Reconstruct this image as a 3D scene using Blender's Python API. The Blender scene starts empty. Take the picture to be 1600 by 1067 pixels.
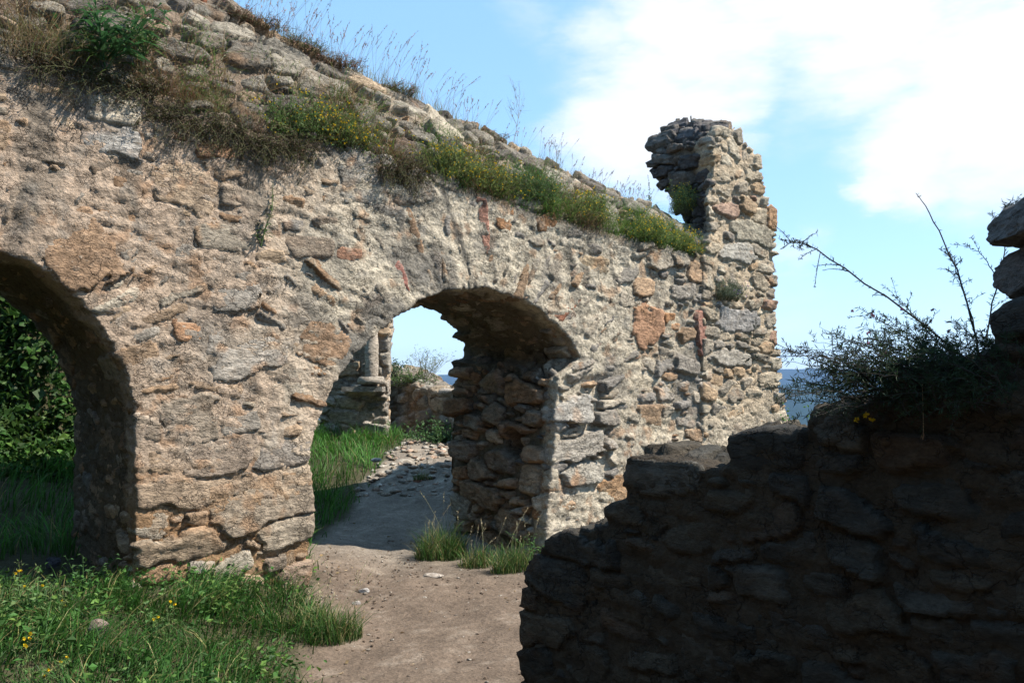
import bpy, math, random
import numpy as np
from mathutils import Vector
rng = np.random.default_rng(7)
random.seed(7)
SC = bpy.context.scene
COL = SC.collection
# ------------------------------------------------------------------ camera, light, exposure
FPX = 1297.0
PITCH = math.atan(67 / FPX)
EYE = np.array([0.0, 0.0, 1.6])
cam = bpy.data.objects.new('camera', bpy.data.cameras.new('camera'))
COL.objects.link(cam)
cam.location = EYE
cam.rotation_euler = (math.pi / 2 + PITCH, 0, 0)
cam.data.sensor_width = 36
cam.data.lens = 36 * FPX / 1600
cam.data.clip_start = 0.05
cam.data.clip_end = 30000
SC.camera = cam

SUN_AZ = math.radians(-9)      # direction towards the sun, from +X towards +Y
SUN_EL = math.radians(51)
SUN_DIR = Vector((math.cos(SUN_EL) * math.cos(SUN_AZ), math.cos(SUN_EL) * math.sin(SUN_AZ), math.sin(SUN_EL)))
sl = bpy.data.lights.new('sun', 'SUN')
sl.energy = 5.0
sl.angle = math.radians(0.6)
sl.color = (1.0, 0.93, 0.83)
sun = bpy.data.objects.new('sun', sl)
COL.objects.link(sun)
sun.rotation_euler = SUN_DIR.to_track_quat('Z', 'Y').to_euler()
SC.view_settings.view_transform = 'Standard'
SC.view_settings.look = 'None'
SC.view_settings.gamma = 1
SC.view_settings.use_curve_mapping = False
SC.view_settings.exposure = 0.98
SC.cycles.max_bounces = 6
SC.cycles.diffuse_bounces = 3
SC.cycles.transparent_max_bounces = 8


def px_dir(px, py):
    """world direction of a photo pixel, y component of the camera axis = 1"""
    r, u = (px - 800) / FPX, (533.5 - py) / FPX
    c, s = math.cos(PITCH), math.sin(PITCH)
    return np.array([r, c - u * s, s + u * c])


# world: sky texture plus high thin cloud, all in world directions
W = bpy.data.worlds.new('World')
SC.world = W
W.use_nodes = True
nt = W.node_tree
nt.nodes.clear()
N = nt.nodes.new
L = nt.links.new
out = N('ShaderNodeOutputWorld')
bg = N('ShaderNodeBackground')
bg.inputs['Strength'].default_value = 0.15
L(bg.outputs[0], out.inputs[0])
sky = N('ShaderNodeTexSky')
sky.sky_type = 'NISHITA'
sky.sun_disc = False
sky.sun_elevation = SUN_EL
sky.sun_rotation = math.pi / 2 - SUN_AZ
sky.altitude = 300
sky.air_density = 1.0
sky.dust_density = 0.3
sky.ozone_density = 1.4
tc = N('ShaderNodeTexCoord')


def wmath(op, a=None, b=None, clamp=False):
    n = N('ShaderNodeMath'); n.operation = op; n.use_clamp = clamp
    for i, v in enumerate((a, b)):
        if v is None: continue
        if isinstance(v, (int, float)): n.inputs[i].default_value = v
        else: L(v, n.inputs[i])
    return n.outputs[0]


nz = N('ShaderNodeTexNoise'); nz.inputs['Scale'].default_value = 3.2; nz.inputs['Detail'].default_value = 9
nz.inputs['Roughness'].default_value = 0.62
mp = N('ShaderNodeMapping'); mp.inputs['Scale'].default_value = (1, 1, 2.6); mp.inputs['Rotation'].default_value = (0, 0.5, 0)
L(tc.outputs['Generated'], mp.inputs[0]); L(mp.outputs[0], nz.inputs['Vector'])
# warped direction
dis = N('ShaderNodeVectorMath'); dis.operation = 'SCALE'; dis.inputs['Scale'].default_value = 0.22
sub = N('ShaderNodeVectorMath'); sub.operation = 'SUBTRACT'; sub.inputs[1].default_value = (.5, .5, .5)
L(nz.outputs['Color'], sub.inputs[0]); L(sub.outputs[0], dis.inputs[0])
add = N('ShaderNodeVectorMath'); add.operation = 'ADD'
L(tc.outputs['Generated'], add.inputs[0]); L(dis.outputs[0], add.inputs[1])
mask = None
for (bx_, by_, rad, amp) in [(930, 90, .10, .6), (1080, 40, .17, .95), (1010, 190, .14, .95), (1300, 20, .19, 1), (1330, 130, .10, .8), (1540, 60, .20, 1), (840, 30, .07, .3),
                             (1590, 190, .16, .9), (1430, 230, .12, 1), (1370, 300, .055, .9), (1130, 160, .10, .9), (900, 250, .08, .35),
                             (1280, 415, .06, .45), (1230, 500, .1, .3), (1750, 0, .3, 1),
                             (-900, -300, .5, .5), (2600, 100, .5, .6)]:
    dv = px_dir(bx_, by_); dv = dv / np.linalg.norm(dv)
    ds = N('ShaderNodeVectorMath'); ds.operation = 'DISTANCE'; ds.inputs[1].default_value = tuple(dv)
    L(add.outputs[0], ds.inputs[0])
    mr = N('ShaderNodeMapRange'); mr.interpolation_type = 'SMOOTHSTEP'
    mr.inputs['From Min'].default_value = rad; mr.inputs['From Max'].default_value = rad * .15
    mr.inputs['To Min'].default_value = 0; mr.inputs['To Max'].default_value = amp
    L(ds.outputs['Value'], mr.inputs['Value'])
    mask = mr.outputs[0] if mask is None else wmath('MAXIMUM', mask, mr.outputs[0])
nz2 = N('ShaderNodeTexNoise'); nz2.inputs['Scale'].default_value = 7; nz2.inputs['Detail'].default_value = 10; nz2.inputs['Roughness'].default_value = .68
mp2 = N('ShaderNodeMapping'); mp2.inputs['Scale'].default_value = (1, 1, 3.4); mp2.inputs['Rotation'].default_value = (0, -.45, 0)
L(tc.outputs['Generated'], mp2.inputs[0]); L(mp2.outputs[0], nz2.inputs['Vector'])
thick = wmath('MULTIPLY', mask, wmath('ADD', wmath('MULTIPLY', nz2.outputs['Fac'], 1.9), .1), clamp=True)
thm = N('ShaderNodeMapRange'); thm.interpolation_type = 'SMOOTHSTEP'; L(thick, thm.inputs['Value'])
thm.inputs['From Min'].default_value = .06; thm.inputs['From Max'].default_value = 1.0; thm.inputs['To Max'].default_value = .93
thick = thm.outputs[0]
mixc = N('ShaderNodeMix'); mixc.data_type = 'RGBA'
mixc.inputs[7].default_value = (3.8, 3.9, 4.0, 1)
L(thick, mixc.inputs[0])
SKY_GAIN = (1.0, 1.0, 1.0)
flat = N('ShaderNodeMix'); flat.data_type = 'RGBA'; flat.inputs[0].default_value = .55; flat.inputs[7].default_value = (1.3, 2.65, 3.95, 1)
L(sky.outputs[0], flat.inputs[6])
L(flat.outputs[2], mixc.inputs[6])
L(mixc.outputs[2], bg.inputs[0])

# ------------------------------------------------------------------ numpy noise
_gr = np.random.default_rng(4).normal(size=(64 ** 3, 3)).astype(np.float32)
_gr /= np.linalg.norm(_gr, axis=1)[:, None]
_gx, _gy, _gz = (np.ascontiguousarray(_gr[:, i]) for i in range(3))


def noise(P, scale=1.0, seed=0):
    P = np.asarray(P, float) * scale + seed * 17.31
    fl = np.floor(P)
    F = (P - fl).astype(np.float32)
    I = fl.astype(np.int32) & 63
    U = F * F * F * (F * (F * 6 - 15) + 10)
    fx, fy, fz = F[:, 0], F[:, 1], F[:, 2]; ux, uy, uz = U[:, 0], U[:, 1], U[:, 2]
    X = (I[:, 0], (I[:, 0] + 1) & 63); Y = (I[:, 1] * 64, ((I[:, 1] + 1) & 63) * 64); Z = (I[:, 2] * 4096, ((I[:, 2] + 1) & 63) * 4096)
    def c(i, j, k):
        h = X[i] + Y[j] + Z[k]
        return _gx[h] * (fx - i) + _gy[h] * (fy - j) + _gz[h] * (fz - k)
    def lx(j, k):
        a = c(0, j, k); return a + ux * (c(1, j, k) - a)
    def ly(k):
        a = lx(0, k); return a + uy * (lx(1, k) - a)
    a = ly(0)
    return (a + uz * (ly(1) - a)).astype(float) * 1.6


def fbm(P, scale=1.0, octs=4, seed=0, gain=.5, ridge=False):
    r = 0; a = 1; s = scale; tot = 0
    for k in range(octs):
        n = noise(P, s, seed + k)
        if ridge: n = 1 - 2 * np.abs(n)
        r = r + a * n; tot += a; a *= gain; s *= 2.03
    return r / tot


def S(x):
    x = np.clip(x, 0, 1); return x * x * (3 - 2 * x)


# ------------------------------------------------------------------ helpers
def mesh_from(name, V, Fc, tint=None, mat=None, smooth=True):
    """V (n,3); Fc: (m,k) int array or list of arrays of faces of equal size"""
    V = np.asarray(V, np.float32)
    groups = Fc if isinstance(Fc, list) else [Fc]
    groups = [np.asarray(g, np.int32) for g in groups if len(g)]
    me = bpy.data.meshes.new(name)
    me.vertices.add(len(V)); me.vertices.foreach_set('co', V.ravel())
    nl = sum(g.size for g in groups); nf = sum(len(g) for g in groups)
    me.loops.add(nl); me.loops.foreach_set('vertex_index', np.concatenate([g.ravel() for g in groups]))
    tot = np.concatenate([np.full(len(g), g.shape[1], np.int32) for g in groups])
    st = np.concatenate([[0], np.cumsum(tot)[:-1]]).astype(np.int32)
    me.polygons.add(nf); me.polygons.foreach_set('loop_start', st); me.polygons.foreach_set('loop_total', tot)
    me.polygons.foreach_set('use_smooth', np.full(nf, smooth))
    me.update(calc_edges=True)
    if tint is not None:
        a = me.attributes.new('tint', 'FLOAT_COLOR', 'POINT')
        c = np.ones((len(V), 4), np.float32); c[:, :3] = np.clip(tint, 0, 1)
        a.data.foreach_set('color', c.ravel())
    if mat: me.materials.append(mat)
    return me


def link(name, me, parent=None, loc=None):
    o = bpy.data.objects.new(name, me); COL.objects.link(o)
    if loc is not None: o.location = loc
    if parent is not None: o.parent = parent
    return o


def tag(o, label=None, cat=None, group=None, kind=None):
    if label: o['label'] = label
    if cat: o['category'] = cat
    if group: o['group'] = group
    if kind: o['kind'] = kind
    return o


def empty(name, loc, label=None, cat=None, group=None):
    o = bpy.data.objects.new(name, None); COL.objects.link(o); o.location = loc
    o.empty_display_size = .1
    return tag(o, label, cat, group)


def part(name, V, Fc, tint, mat, root, smooth=True):
    """mesh part in world coordinates under a root Empty that only has a location"""
    V = np.asarray(V, float) - np.array(root.location)[None]
    return link(name, mesh_from(name, V, Fc, tint, mat, smooth), root)


# ------------------------------------------------------------------ materials
def new_mat(name):
    m = bpy.data.materials.new(name); m.use_nodes = True
    t = m.node_tree; t.nodes.clear()
    return m, t


def nd(t, typ, **kw):
    n = t.nodes.new(typ)
    for k, v in kw.items():
        if k.startswith('_'): setattr(n, k[1:], v)
        else: n.inputs[k.replace('__', ' ')].default_value = v
    return n


def rock_mat(name, fine=70, bump=.012, strata=0.0, contrast=.5, spec=.25, speck=.35, crack=0.0):
    m, t = new_mat(name); l = t.links.new
    o = nd(t, 'ShaderNodeOutputMaterial'); b = nd(t, 'ShaderNodeBsdfPrincipled')
    b.inputs['Roughness'].default_value = .92; b.inputs['Specular IOR Level'].default_value = spec
    l(b.outputs[0], o.inputs[0])
    at = nd(t, 'ShaderNodeAttribute', _attribute_name='tint')
    geo = nd(t, 'ShaderNodeNewGeometry')
    mpn = nd(t, 'ShaderNodeMapping'); mpn.inputs['Scale'].default_value = (1, 1, 1 + strata * 3.5)
    mpn.inputs['Rotation'].default_value = (.12, .1, .2)
    l(geo.outputs['Position'], mpn.inputs[0])
    n1 = nd(t, 'ShaderNodeTexNoise', Scale=fine * .28, Detail=7, Roughness=.68); l(mpn.outputs[0], n1.inputs[0])
    n2 = nd(t, 'ShaderNodeTexNoise', Scale=fine, Detail=4, Roughness=.7); l(mpn.outputs[0], n2.inputs[0])
    vo = nd(t, 'ShaderNodeTexVoronoi', Scale=fine * .55); l(geo.outputs['Position'], vo.inputs['Vector'])
    mr = nd(t, 'ShaderNodeMapRange'); l(n1.outputs['Fac'], mr.inputs['Value'])
    mr.inputs['From Min'].default_value = .32; mr.inputs['From Max'].default_value = .68
    mr.inputs['To Min'].default_value = 1 - contrast; mr.inputs['To Max'].default_value = 1 + contrast * .75
    mr2 = nd(t, 'ShaderNodeMapRange'); l(n2.outputs['Fac'], mr2.inputs['Value'])
    mr2.inputs['From Min'].default_value = .3; mr2.inputs['From Max'].default_value = .7
    mr2.inputs['To Min'].default_value = 1 - speck; mr2.inputs['To Max'].default_value = 1 + speck
    mu = nd(t, 'ShaderNodeMath', _operation='MULTIPLY'); l(mr.outputs[0], mu.inputs[0]); l(mr2.outputs[0], mu.inputs[1])
    vm = nd(t, 'ShaderNodeVectorMath', _operation='SCALE'); l(at.outputs['Color'], vm.inputs[0]); l(mu.outputs[0], vm.inputs['Scale'])
    l(vm.outputs[0], b.inputs['Base Color'])
    if crack:
        n3 = nd(t, 'ShaderNodeTexNoise', Scale=7, Detail=4, Roughness=.6); l(geo.outputs['Position'], n3.inputs[0])
        wv = nd(t, 'ShaderNodeVectorMath', _operation='MULTIPLY_ADD'); l(n3.outputs['Color'], wv.inputs[0]); wv.inputs[1].default_value = (.2, .2, .2)
        mp3 = nd(t, 'ShaderNodeMapping'); mp3.inputs['Scale'].default_value = (1, 1, 2.1); mp3.inputs['Rotation'].default_value = (.2, .35, 0)
        l(geo.outputs['Position'], wv.inputs[2]); l(wv.outputs[0], mp3.inputs[0])
        cr = None
        for sc3, wid in ((7.5, .045), (17, .06)):
            ve = nd(t, 'ShaderNodeTexVoronoi', _feature='DISTANCE_TO_EDGE', Scale=sc3); l(mp3.outputs[0], ve.inputs['Vector'])
            m3 = nd(t, 'ShaderNodeMapRange', _interpolation_type='SMOOTHSTEP'); l(ve.outputs['Distance'], m3.inputs['Value'])
            m3.inputs['From Min'].default_value = 0; m3.inputs['From Max'].default_value = wid; m3.inputs['To Min'].default_value = 1; m3.inputs['To Max'].default_value = 0
            mk = nd(t, 'ShaderNodeTexNoise', Scale=sc3 * .45, Detail=2); l(geo.outputs['Position'], mk.inputs[0])
            m4 = nd(t, 'ShaderNodeMapRange'); l(mk.outputs['Fac'], m4.inputs['Value']); m4.inputs['From Min'].default_value = .5; m4.inputs['From Max'].default_value = .6
            m5 = nd(t, 'ShaderNodeMath', _operation='MULTIPLY'); l(m3.outputs[0], m5.inputs[0]); l(m4.outputs[0], m5.inputs[1])
            if cr is None: cr = m5.outputs[0]
            else:
                m6 = nd(t, 'ShaderNodeMath', _operation='MAXIMUM'); l(cr, m6.inputs[0]); l(m5.outputs[0], m6.inputs[1]); cr = m6.outputs[0]
        m7 = nd(t, 'ShaderNodeMath', _operation='MULTIPLY_ADD'); l(cr, m7.inputs[0]); m7.inputs[1].default_value = -.6 * crack; m7.inputs[2].default_value = 1
        v7 = nd(t, 'ShaderNodeVectorMath', _operation='SCALE'); l(vm.outputs[0], v7.inputs[0]); l(m7.outputs[0], v7.inputs['Scale']); l(v7.outputs[0], b.inputs['Base Color'])
    h1 = nd(t, 'ShaderNodeMath', _operation='MULTIPLY_ADD'); l(n2.outputs['Fac'], h1.inputs[0]); h1.inputs[1].default_value = .35; l(n1.outputs['Fac'], h1.inputs[2])
    h2 = nd(t, 'ShaderNodeMath', _operation='MULTIPLY_ADD'); l(vo.outputs['Distance'], h2.inputs[0]); h2.inputs[1].default_value = .22; l(h1.outputs[0], h2.inputs[2])
    hh = h2.outputs[0]
    if crack:
        h3 = nd(t, 'ShaderNodeMath', _operation='MULTIPLY_ADD'); l(cr, h3.inputs[0]); h3.inputs[1].default_value = -.55 * crack; l(hh, h3.inputs[2]); hh = h3.outputs[0]
    bp = nd(t, 'ShaderNodeBump', Strength=1.0, Distance=bump * 2.2); l(hh, bp.inputs['Height'])
    l(bp.outputs[0], b.inputs['Normal'])
    return m


M_MORTAR = rock_mat('mortar', 66, .0125, 0.1, .32, speck=.26, crack=.8)
M_STONE = rock_mat('stone', 52, .014, .35, .42, speck=.3, crack=.7)
M_EARTH = rock_mat('earth', 60, .008, 0.0, .25, .15, speck=.35)
M_FARM = rock_mat('hillside', .6, .3, 0.0, .25, .0, speck=.2)


def leaf_mat(name, trans=.35, rough=.6, spec=.3):
    m, t = new_mat(name); l = t.links.new
    o = nd(t, 'ShaderNodeOutputMaterial'); b = nd(t, 'ShaderNodeBsdfPrincipled')
    b.inputs['Roughness'].default_value = rough; b.inputs['Specular IOR Level'].default_value = spec
    at = nd(t, 'ShaderNodeAttribute', _attribute_name='tint')
    geo = nd(t, 'ShaderNodeNewGeometry')
    n1 = nd(t, 'ShaderNodeTexNoise', Scale=28, Detail=2); l(geo.outputs['Position'], n1.inputs[0])
    mr = nd(t, 'ShaderNodeMapRange'); l(n1.outputs['Fac'], mr.inputs['Value'])
    mr.inputs['From Min'].default_value = .3; mr.inputs['From Max'].default_value = .7
    mr.inputs['To Min'].default_value = .75; mr.inputs['To Max'].default_value = 1.25
    vm = nd(t, 'ShaderNodeVectorMath', _operation='SCALE'); l(at.outputs['Color'], vm.inputs[0]); l(mr.outputs[0], vm.inputs['Scale'])
    l(vm.outputs[0], b.inputs['Base Color'])
    tr = nd(t, 'ShaderNodeBsdfTranslucent'); l(vm.outputs[0], tr.inputs[0])
    mx = nd(t, 'ShaderNodeMixShader', Fac=trans); l(b.outputs[0], mx.inputs[1]); l(tr.outputs[0], mx.inputs[2])
    l(mx.outputs[0], o.inputs[0])
    return m


M_LEAF = leaf_mat('leaf')
M_STEM = leaf_mat('stem', .05, .8, .1)
M_PETAL = leaf_mat('petal', .3, .6, .1)

# ------------------------------------------------------------------ wall frame
TH = math.radians(40)
P0 = np.array([-1.48, 6.1, 0.0])
DW = np.array([math.cos(TH), math.sin(TH), 0.0])      # along the arcade, to the right and away
NW = np.array([-math.sin(TH), math.cos(TH), 0.0])     # through the arcade, away from us
FG0 = np.array([0.03, 3.95, 0.0])                     # near corner of the shaded wall
FGD = np.array([0.72, -0.66, 0.0]); FGD /= np.linalg.norm(FGD)
FGN = np.array([0.66, 0.72, 0.0]); FGN /= np.linalg.norm(FGN)


def on_plane(px, py, p0, nrm, off=0.0):
    d = px_dir(px, py)
    k = ((p0 + nrm * off - EYE) @ nrm) / (d @ nrm)
    return EYE + d * k


def aw(px, py, off=0.0):
    return on_plane(px, py, P0, NW, off)


def tz(px, py, off=0.0):
    p = aw(px, py, off); return ((p - P0) @ DW, p[2])


def wp(t, z, off=0.0):
    return P0 + DW * t + NW * off + np.array([0, 0, z])


def at_depth(px, py, D):
    return EYE + px_dir(px, py) * D


# ------------------------------------------------------------------ terrain
def gz(x, y):
    x = np.asarray(x, float); y = np.asarray(y, float)
    dx, dy = x - P0[0], y - P0[1]
    t = dx * DW[0] + dy * DW[1]; w = dx * NW[0] + dy * NW[1]
    z = .30 * S((-x - .9) / 1.5) * S((9 - y) / 2)
    z = z + .78 * S((y - 7.8) / 5) * S((2.5 - x) / 2.5)
    z = z + S((.8 - t) / 1.2) * (.8 * S((w - 1.6) / 3) + 3.4 * S((w - 3.9) / 2.4))
    P = np.stack([x, y, 0 * x], -1).reshape(-1, 3)
    n = (fbm(P, .8, 3, 5) * .05 + fbm(P, 5, 2, 9) * .012).reshape(x.shape)
    z = z + n
    r = np.hypot(x + 2, y - 6)
    z = z - np.clip(r - 13, 0, None) * .55 * S((r - 13) / 6) + 0
    return np.maximum(z, -170 + 6 * np.sin(x * .01) * np.cos(y * .008))


PATH_Y = np.array([-2, 0, 4.4, 6.3, 7.5, 9, 10.5, 12, 14, 16.0])
PATH_L = np.array([-1.3, -1.1, -.98, -1.42, -1.75, -1.75, -1.75, -1.55, -1.6, -1.5])
PATH_R = np.array([.8, .9, 1.6, 1.3, .4, -.3, -.7, -.85, -.95, -1.1])


def path_d(x, y):
    """signed depth inside the bare path (positive inside)"""
    l = np.interp(y, PATH_Y, PATH_L); r = np.interp(y, PATH_Y, PATH_R)
    P = np.stack([x, y, 0 * x], -1).reshape(-1, 3)
    n = fbm(P, 2.2, 3, 12).reshape(np.shape(x)) * .16
    return np.minimum(x - l, r - x) + n


def axis(lo, hi, step, far, g=1.13):
    a = list(np.arange(lo, hi + 1e-6, step)); s = step
    while a[-1] < far: s *= g; a.append(a[-1] + s)
    s = step
    while a[0] > -far: s *= g; a.insert(0, a[0] - s)
    return np.array(a)


gx = axis(-6.2, 3.0, .06, 6500, 1.19); gy = axis(2.6, 14, .06, 6500, 1.19)
GX, GY = np.meshgrid(gx, gy)
GZ = gz(GX, GY)
pd = path_d(GX, GY)
Pg = np.stack([GX, GY, GZ], -1).reshape(-1, 3)
near = (np.abs(GX) < 8) & (GY > 1) & (GY < 17)
ruts = (fbm(Pg * [1, .35, 0], 4.5, 4, 21) * .032).reshape(GX.shape) + (fbm(Pg * [1, 1, 0], 14, 3, 25) * .010).reshape(GX.shape)
rk = S((GY - 9.6) / .8) * S((12.2 - GY) / 1)                     # rocky outcrop of the path behind the arch
ruts = ruts + rk * (np.abs(fbm(Pg * [1, 1, 0], 5, 4, 31)).reshape(GX.shape) * .12 - .01)
GZ2 = GZ + np.where(near, ruts * S(pd / .3 + .5), 0)
Pg = np.stack([GX, GY, GZ2], -1).reshape(-1, 3)
n1 = fbm(Pg, 1.1, 3, 41); n2 = fbm(Pg, 6, 3, 44); n3 = fbm(Pg * [1, 1, 0], 18, 2, 47)
brown = np.array([.132, .098, .072]); grey = np.array([.21, .182, .148]); pale = np.array([.38, .34, .28]); soil = np.array([.06, .055, .03])
k = S((Pg[:, 1] - 6.6) / 1.6)[:, None] * .75
tin = brown * (1 - k) + grey * k
tin = tin * (1 + .38 * n1 + .34 * n2 + .2 * n3)[:, None]
kk = (S((n2 + n3 - .25) / .3) * (.15 + .75 * rk.reshape(-1)))[:, None]
tin = tin * (1 - kk) + pale * kk
kg = S(-pd.reshape(-1) / .15)[:, None]
tin = tin * (1 - kg) + soil * kg * (1 + .3 * n2)[:, None]
far_ = S((np.hypot(Pg[:, 0] + 2, Pg[:, 1] - 6) - 14) / 10)[:, None]
tin = tin * (1 - far_) + np.array([.02, .04, .018]) * far_
nx_, ny_ = len(gx), len(gy)
idx = np.arange(nx_ * ny_).reshape(ny_, nx_)
Q = np.stack([idx[:-1, :-1], idx[:-1, 1:], idx[1:, 1:], idx[1:, :-1]], -1).reshape(-1, 4)
pm = (pd > 0)
inner = near & pm
qin = inner[:-1, :-1] & inner[1:, 1:]
qin = qin.reshape(-1)


def sub_mesh(V, Fq, tint):
    u, inv = np.unique(Fq.ravel(), return_inverse=True)
    return V[u], inv.reshape(Fq.shape), tint[u]


v_, f_, t_ = sub_mesh(Pg, Q[~qin], tin)
tag(link('ground', mesh_from('ground', v_, f_, t_, M_EARTH)), kind='structure')
v_, f_, t_ = sub_mesh(Pg, Q[qin], tin)
tag(link('path', mesh_from('path', v_, f_, t_, M_EARTH)), kind='structure')


# far hills
def hill(name, D, top, span, seed, tintc):
    n = 220; m = 26
    a = np.linspace(span[0], span[1], n); b = np.linspace(0, 1, m)
    A, B = np.meshgrid(a, b)
    P = np.stack([A * 4, B * 0, 0 * A], -1).reshape(-1, 3)
    prof = (1 + .55 * fbm(P, 1.6, 5, seed)).reshape(A.shape)
    dist = D * (1 + .5 * B)
    X = np.sin(A) * dist; Y = np.cos(A) * dist
    Pn = np.stack([X, Y, 0 * X], -1).reshape(-1, 3) / D
    Z = -175 + (top + 175) * prof * np.sin(B * math.pi * .5) ** .8 * (1 + .10 * fbm(Pn, 14, 4, seed + 3).reshape(A.shape))
    Z[-1] = -175
    V = np.stack([X, Y, Z], -1).reshape(-1, 3)
    id_ = np.arange(n * m).reshape(m, n)
    F = np.stack([id_[:-1, :-1], id_[:-1, 1:], id_[1:, 1:], id_[1:, :-1]], -1).reshape(-1, 4)
    c = np.array(tintc) * (1 + .3 * fbm(Pn, 30, 3, seed + 8))[:, None]
    tag(link(name, mesh_from(name, V, F, c, M_FARM)), kind='structure')


hill('hill', 2300, 5, (-1.2, 1.2), 61, (.018, .035, .022))
hill('hill', 4100, 105, (-1.0, 1.0), 75, (.018, .035, .022))


# the air: one closed box of even haze round everything
hx = max(abs(gx[0]), abs(gx[-1]), abs(gy[0]), abs(gy[-1])) + 60; h0, h1 = -185.0, 270.0
V = np.array([[x, y, z] for z in (h0, h1) for y in (-hx, hx) for x in (-hx, hx)])
F = np.array([[0, 2, 3, 1], [4, 5, 7, 6], [0, 1, 5, 4], [2, 6, 7, 3], [0, 4, 6, 2], [1, 3, 7, 5]])
mh, th = new_mat('haze'); oh = nd(th, 'ShaderNodeOutputMaterial'); ph = nd(th, 'ShaderNodeVolumePrincipled')
ph.inputs['Density'].default_value = 9e-5; ph.inputs['Color'].default_value = (.36, .56, 1, 1); ph.inputs['Anisotropy'].default_value = .2
th.links.new(ph.outputs[0], oh.inputs['Volume'])
tag(link('haze', mesh_from('haze', V, F, None, mh, False)), kind='stuff')

# ------------------------------------------------------------------ rubble masonry
def remesh(rings, voxel):
    """rings: list of (n,3) outlines; closed solid, voxel remeshed -> V, quads"""
    n = len(rings[0]); V = np.concatenate(rings)
    F = [list(range(n))[::-1], [i + (len(rings) - 1) * n for i in range(n)]]
    for r in range(len(rings) - 1):
        for i in range(n):
            j = (i + 1) % n
            F.append([r * n + i, r * n + j, (r + 1) * n + j, (r + 1) * n + i])
    me = bpy.data.meshes.new('tmp'); me.from_pydata([tuple(v) for v in V], [], F); me.update()
    import bmesh
    bm = bmesh.new(); bm.from_mesh(me); bmesh.ops.triangulate(bm, faces=bm.faces[:]); bmesh.ops.recalc_face_normals(bm, faces=bm.faces[:])
    bm.to_mesh(me); bm.free()
    o = bpy.data.objects.new('tmp', me); COL.objects.link(o)
    md = o.modifiers.new('r', 'REMESH'); md.mode = 'VOXEL'; md.voxel_size = voxel
    ev = o.evaluated_get(bpy.context.evaluated_depsgraph_get()); m2 = ev.to_mesh()
    co = np.empty(len(m2.vertices) * 3); m2.vertices.foreach_get('co', co)
    li = np.empty(len(m2.loops), np.int64); m2.loops.foreach_get('vertex_index', li)
    tot = np.empty(len(m2.polygons), np.int64); m2.polygons.foreach_get('loop_total', tot)
    ev.to_mesh_clear(); bpy.data.objects.remove(o); bpy.data.meshes.remove(me)
    assert (tot == 4).all()
    return co.reshape(-1, 3), li.reshape(-1, 4)


def vnormals(V, F):
    fn = np.cross(V[F[:, 2]] - V[F[:, 0]], V[F[:, 3]] - V[F[:, 1]])
    Nn = np.zeros_like(V)
    for k in range(4):
        for c in range(3): Nn[:, c] += np.bincount(F[:, k], fn[:, c], len(V))
    return Nn / (np.linalg.norm(Nn, axis=1)[:, None] + 1e-12)


def smooth_field(X, F, it):
    E = np.concatenate([F[:, [0, 1]], F[:, [1, 2]], F[:, [2, 3]], F[:, [3, 0]]])
    cnt = np.bincount(E[:, 0], minlength=len(X)) + np.bincount(E[:, 1], minlength=len(X))
    for _ in range(it):
        Y = np.empty_like(X)
        for c in range(X.shape[1]):
            Y[:, c] = (np.bincount(E[:, 0], X[E[:, 1], c], len(X)) + np.bincount(E[:, 1], X[E[:, 0], c], len(X))) / cnt
        X = .35 * X + .65 * Y
    return X


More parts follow.
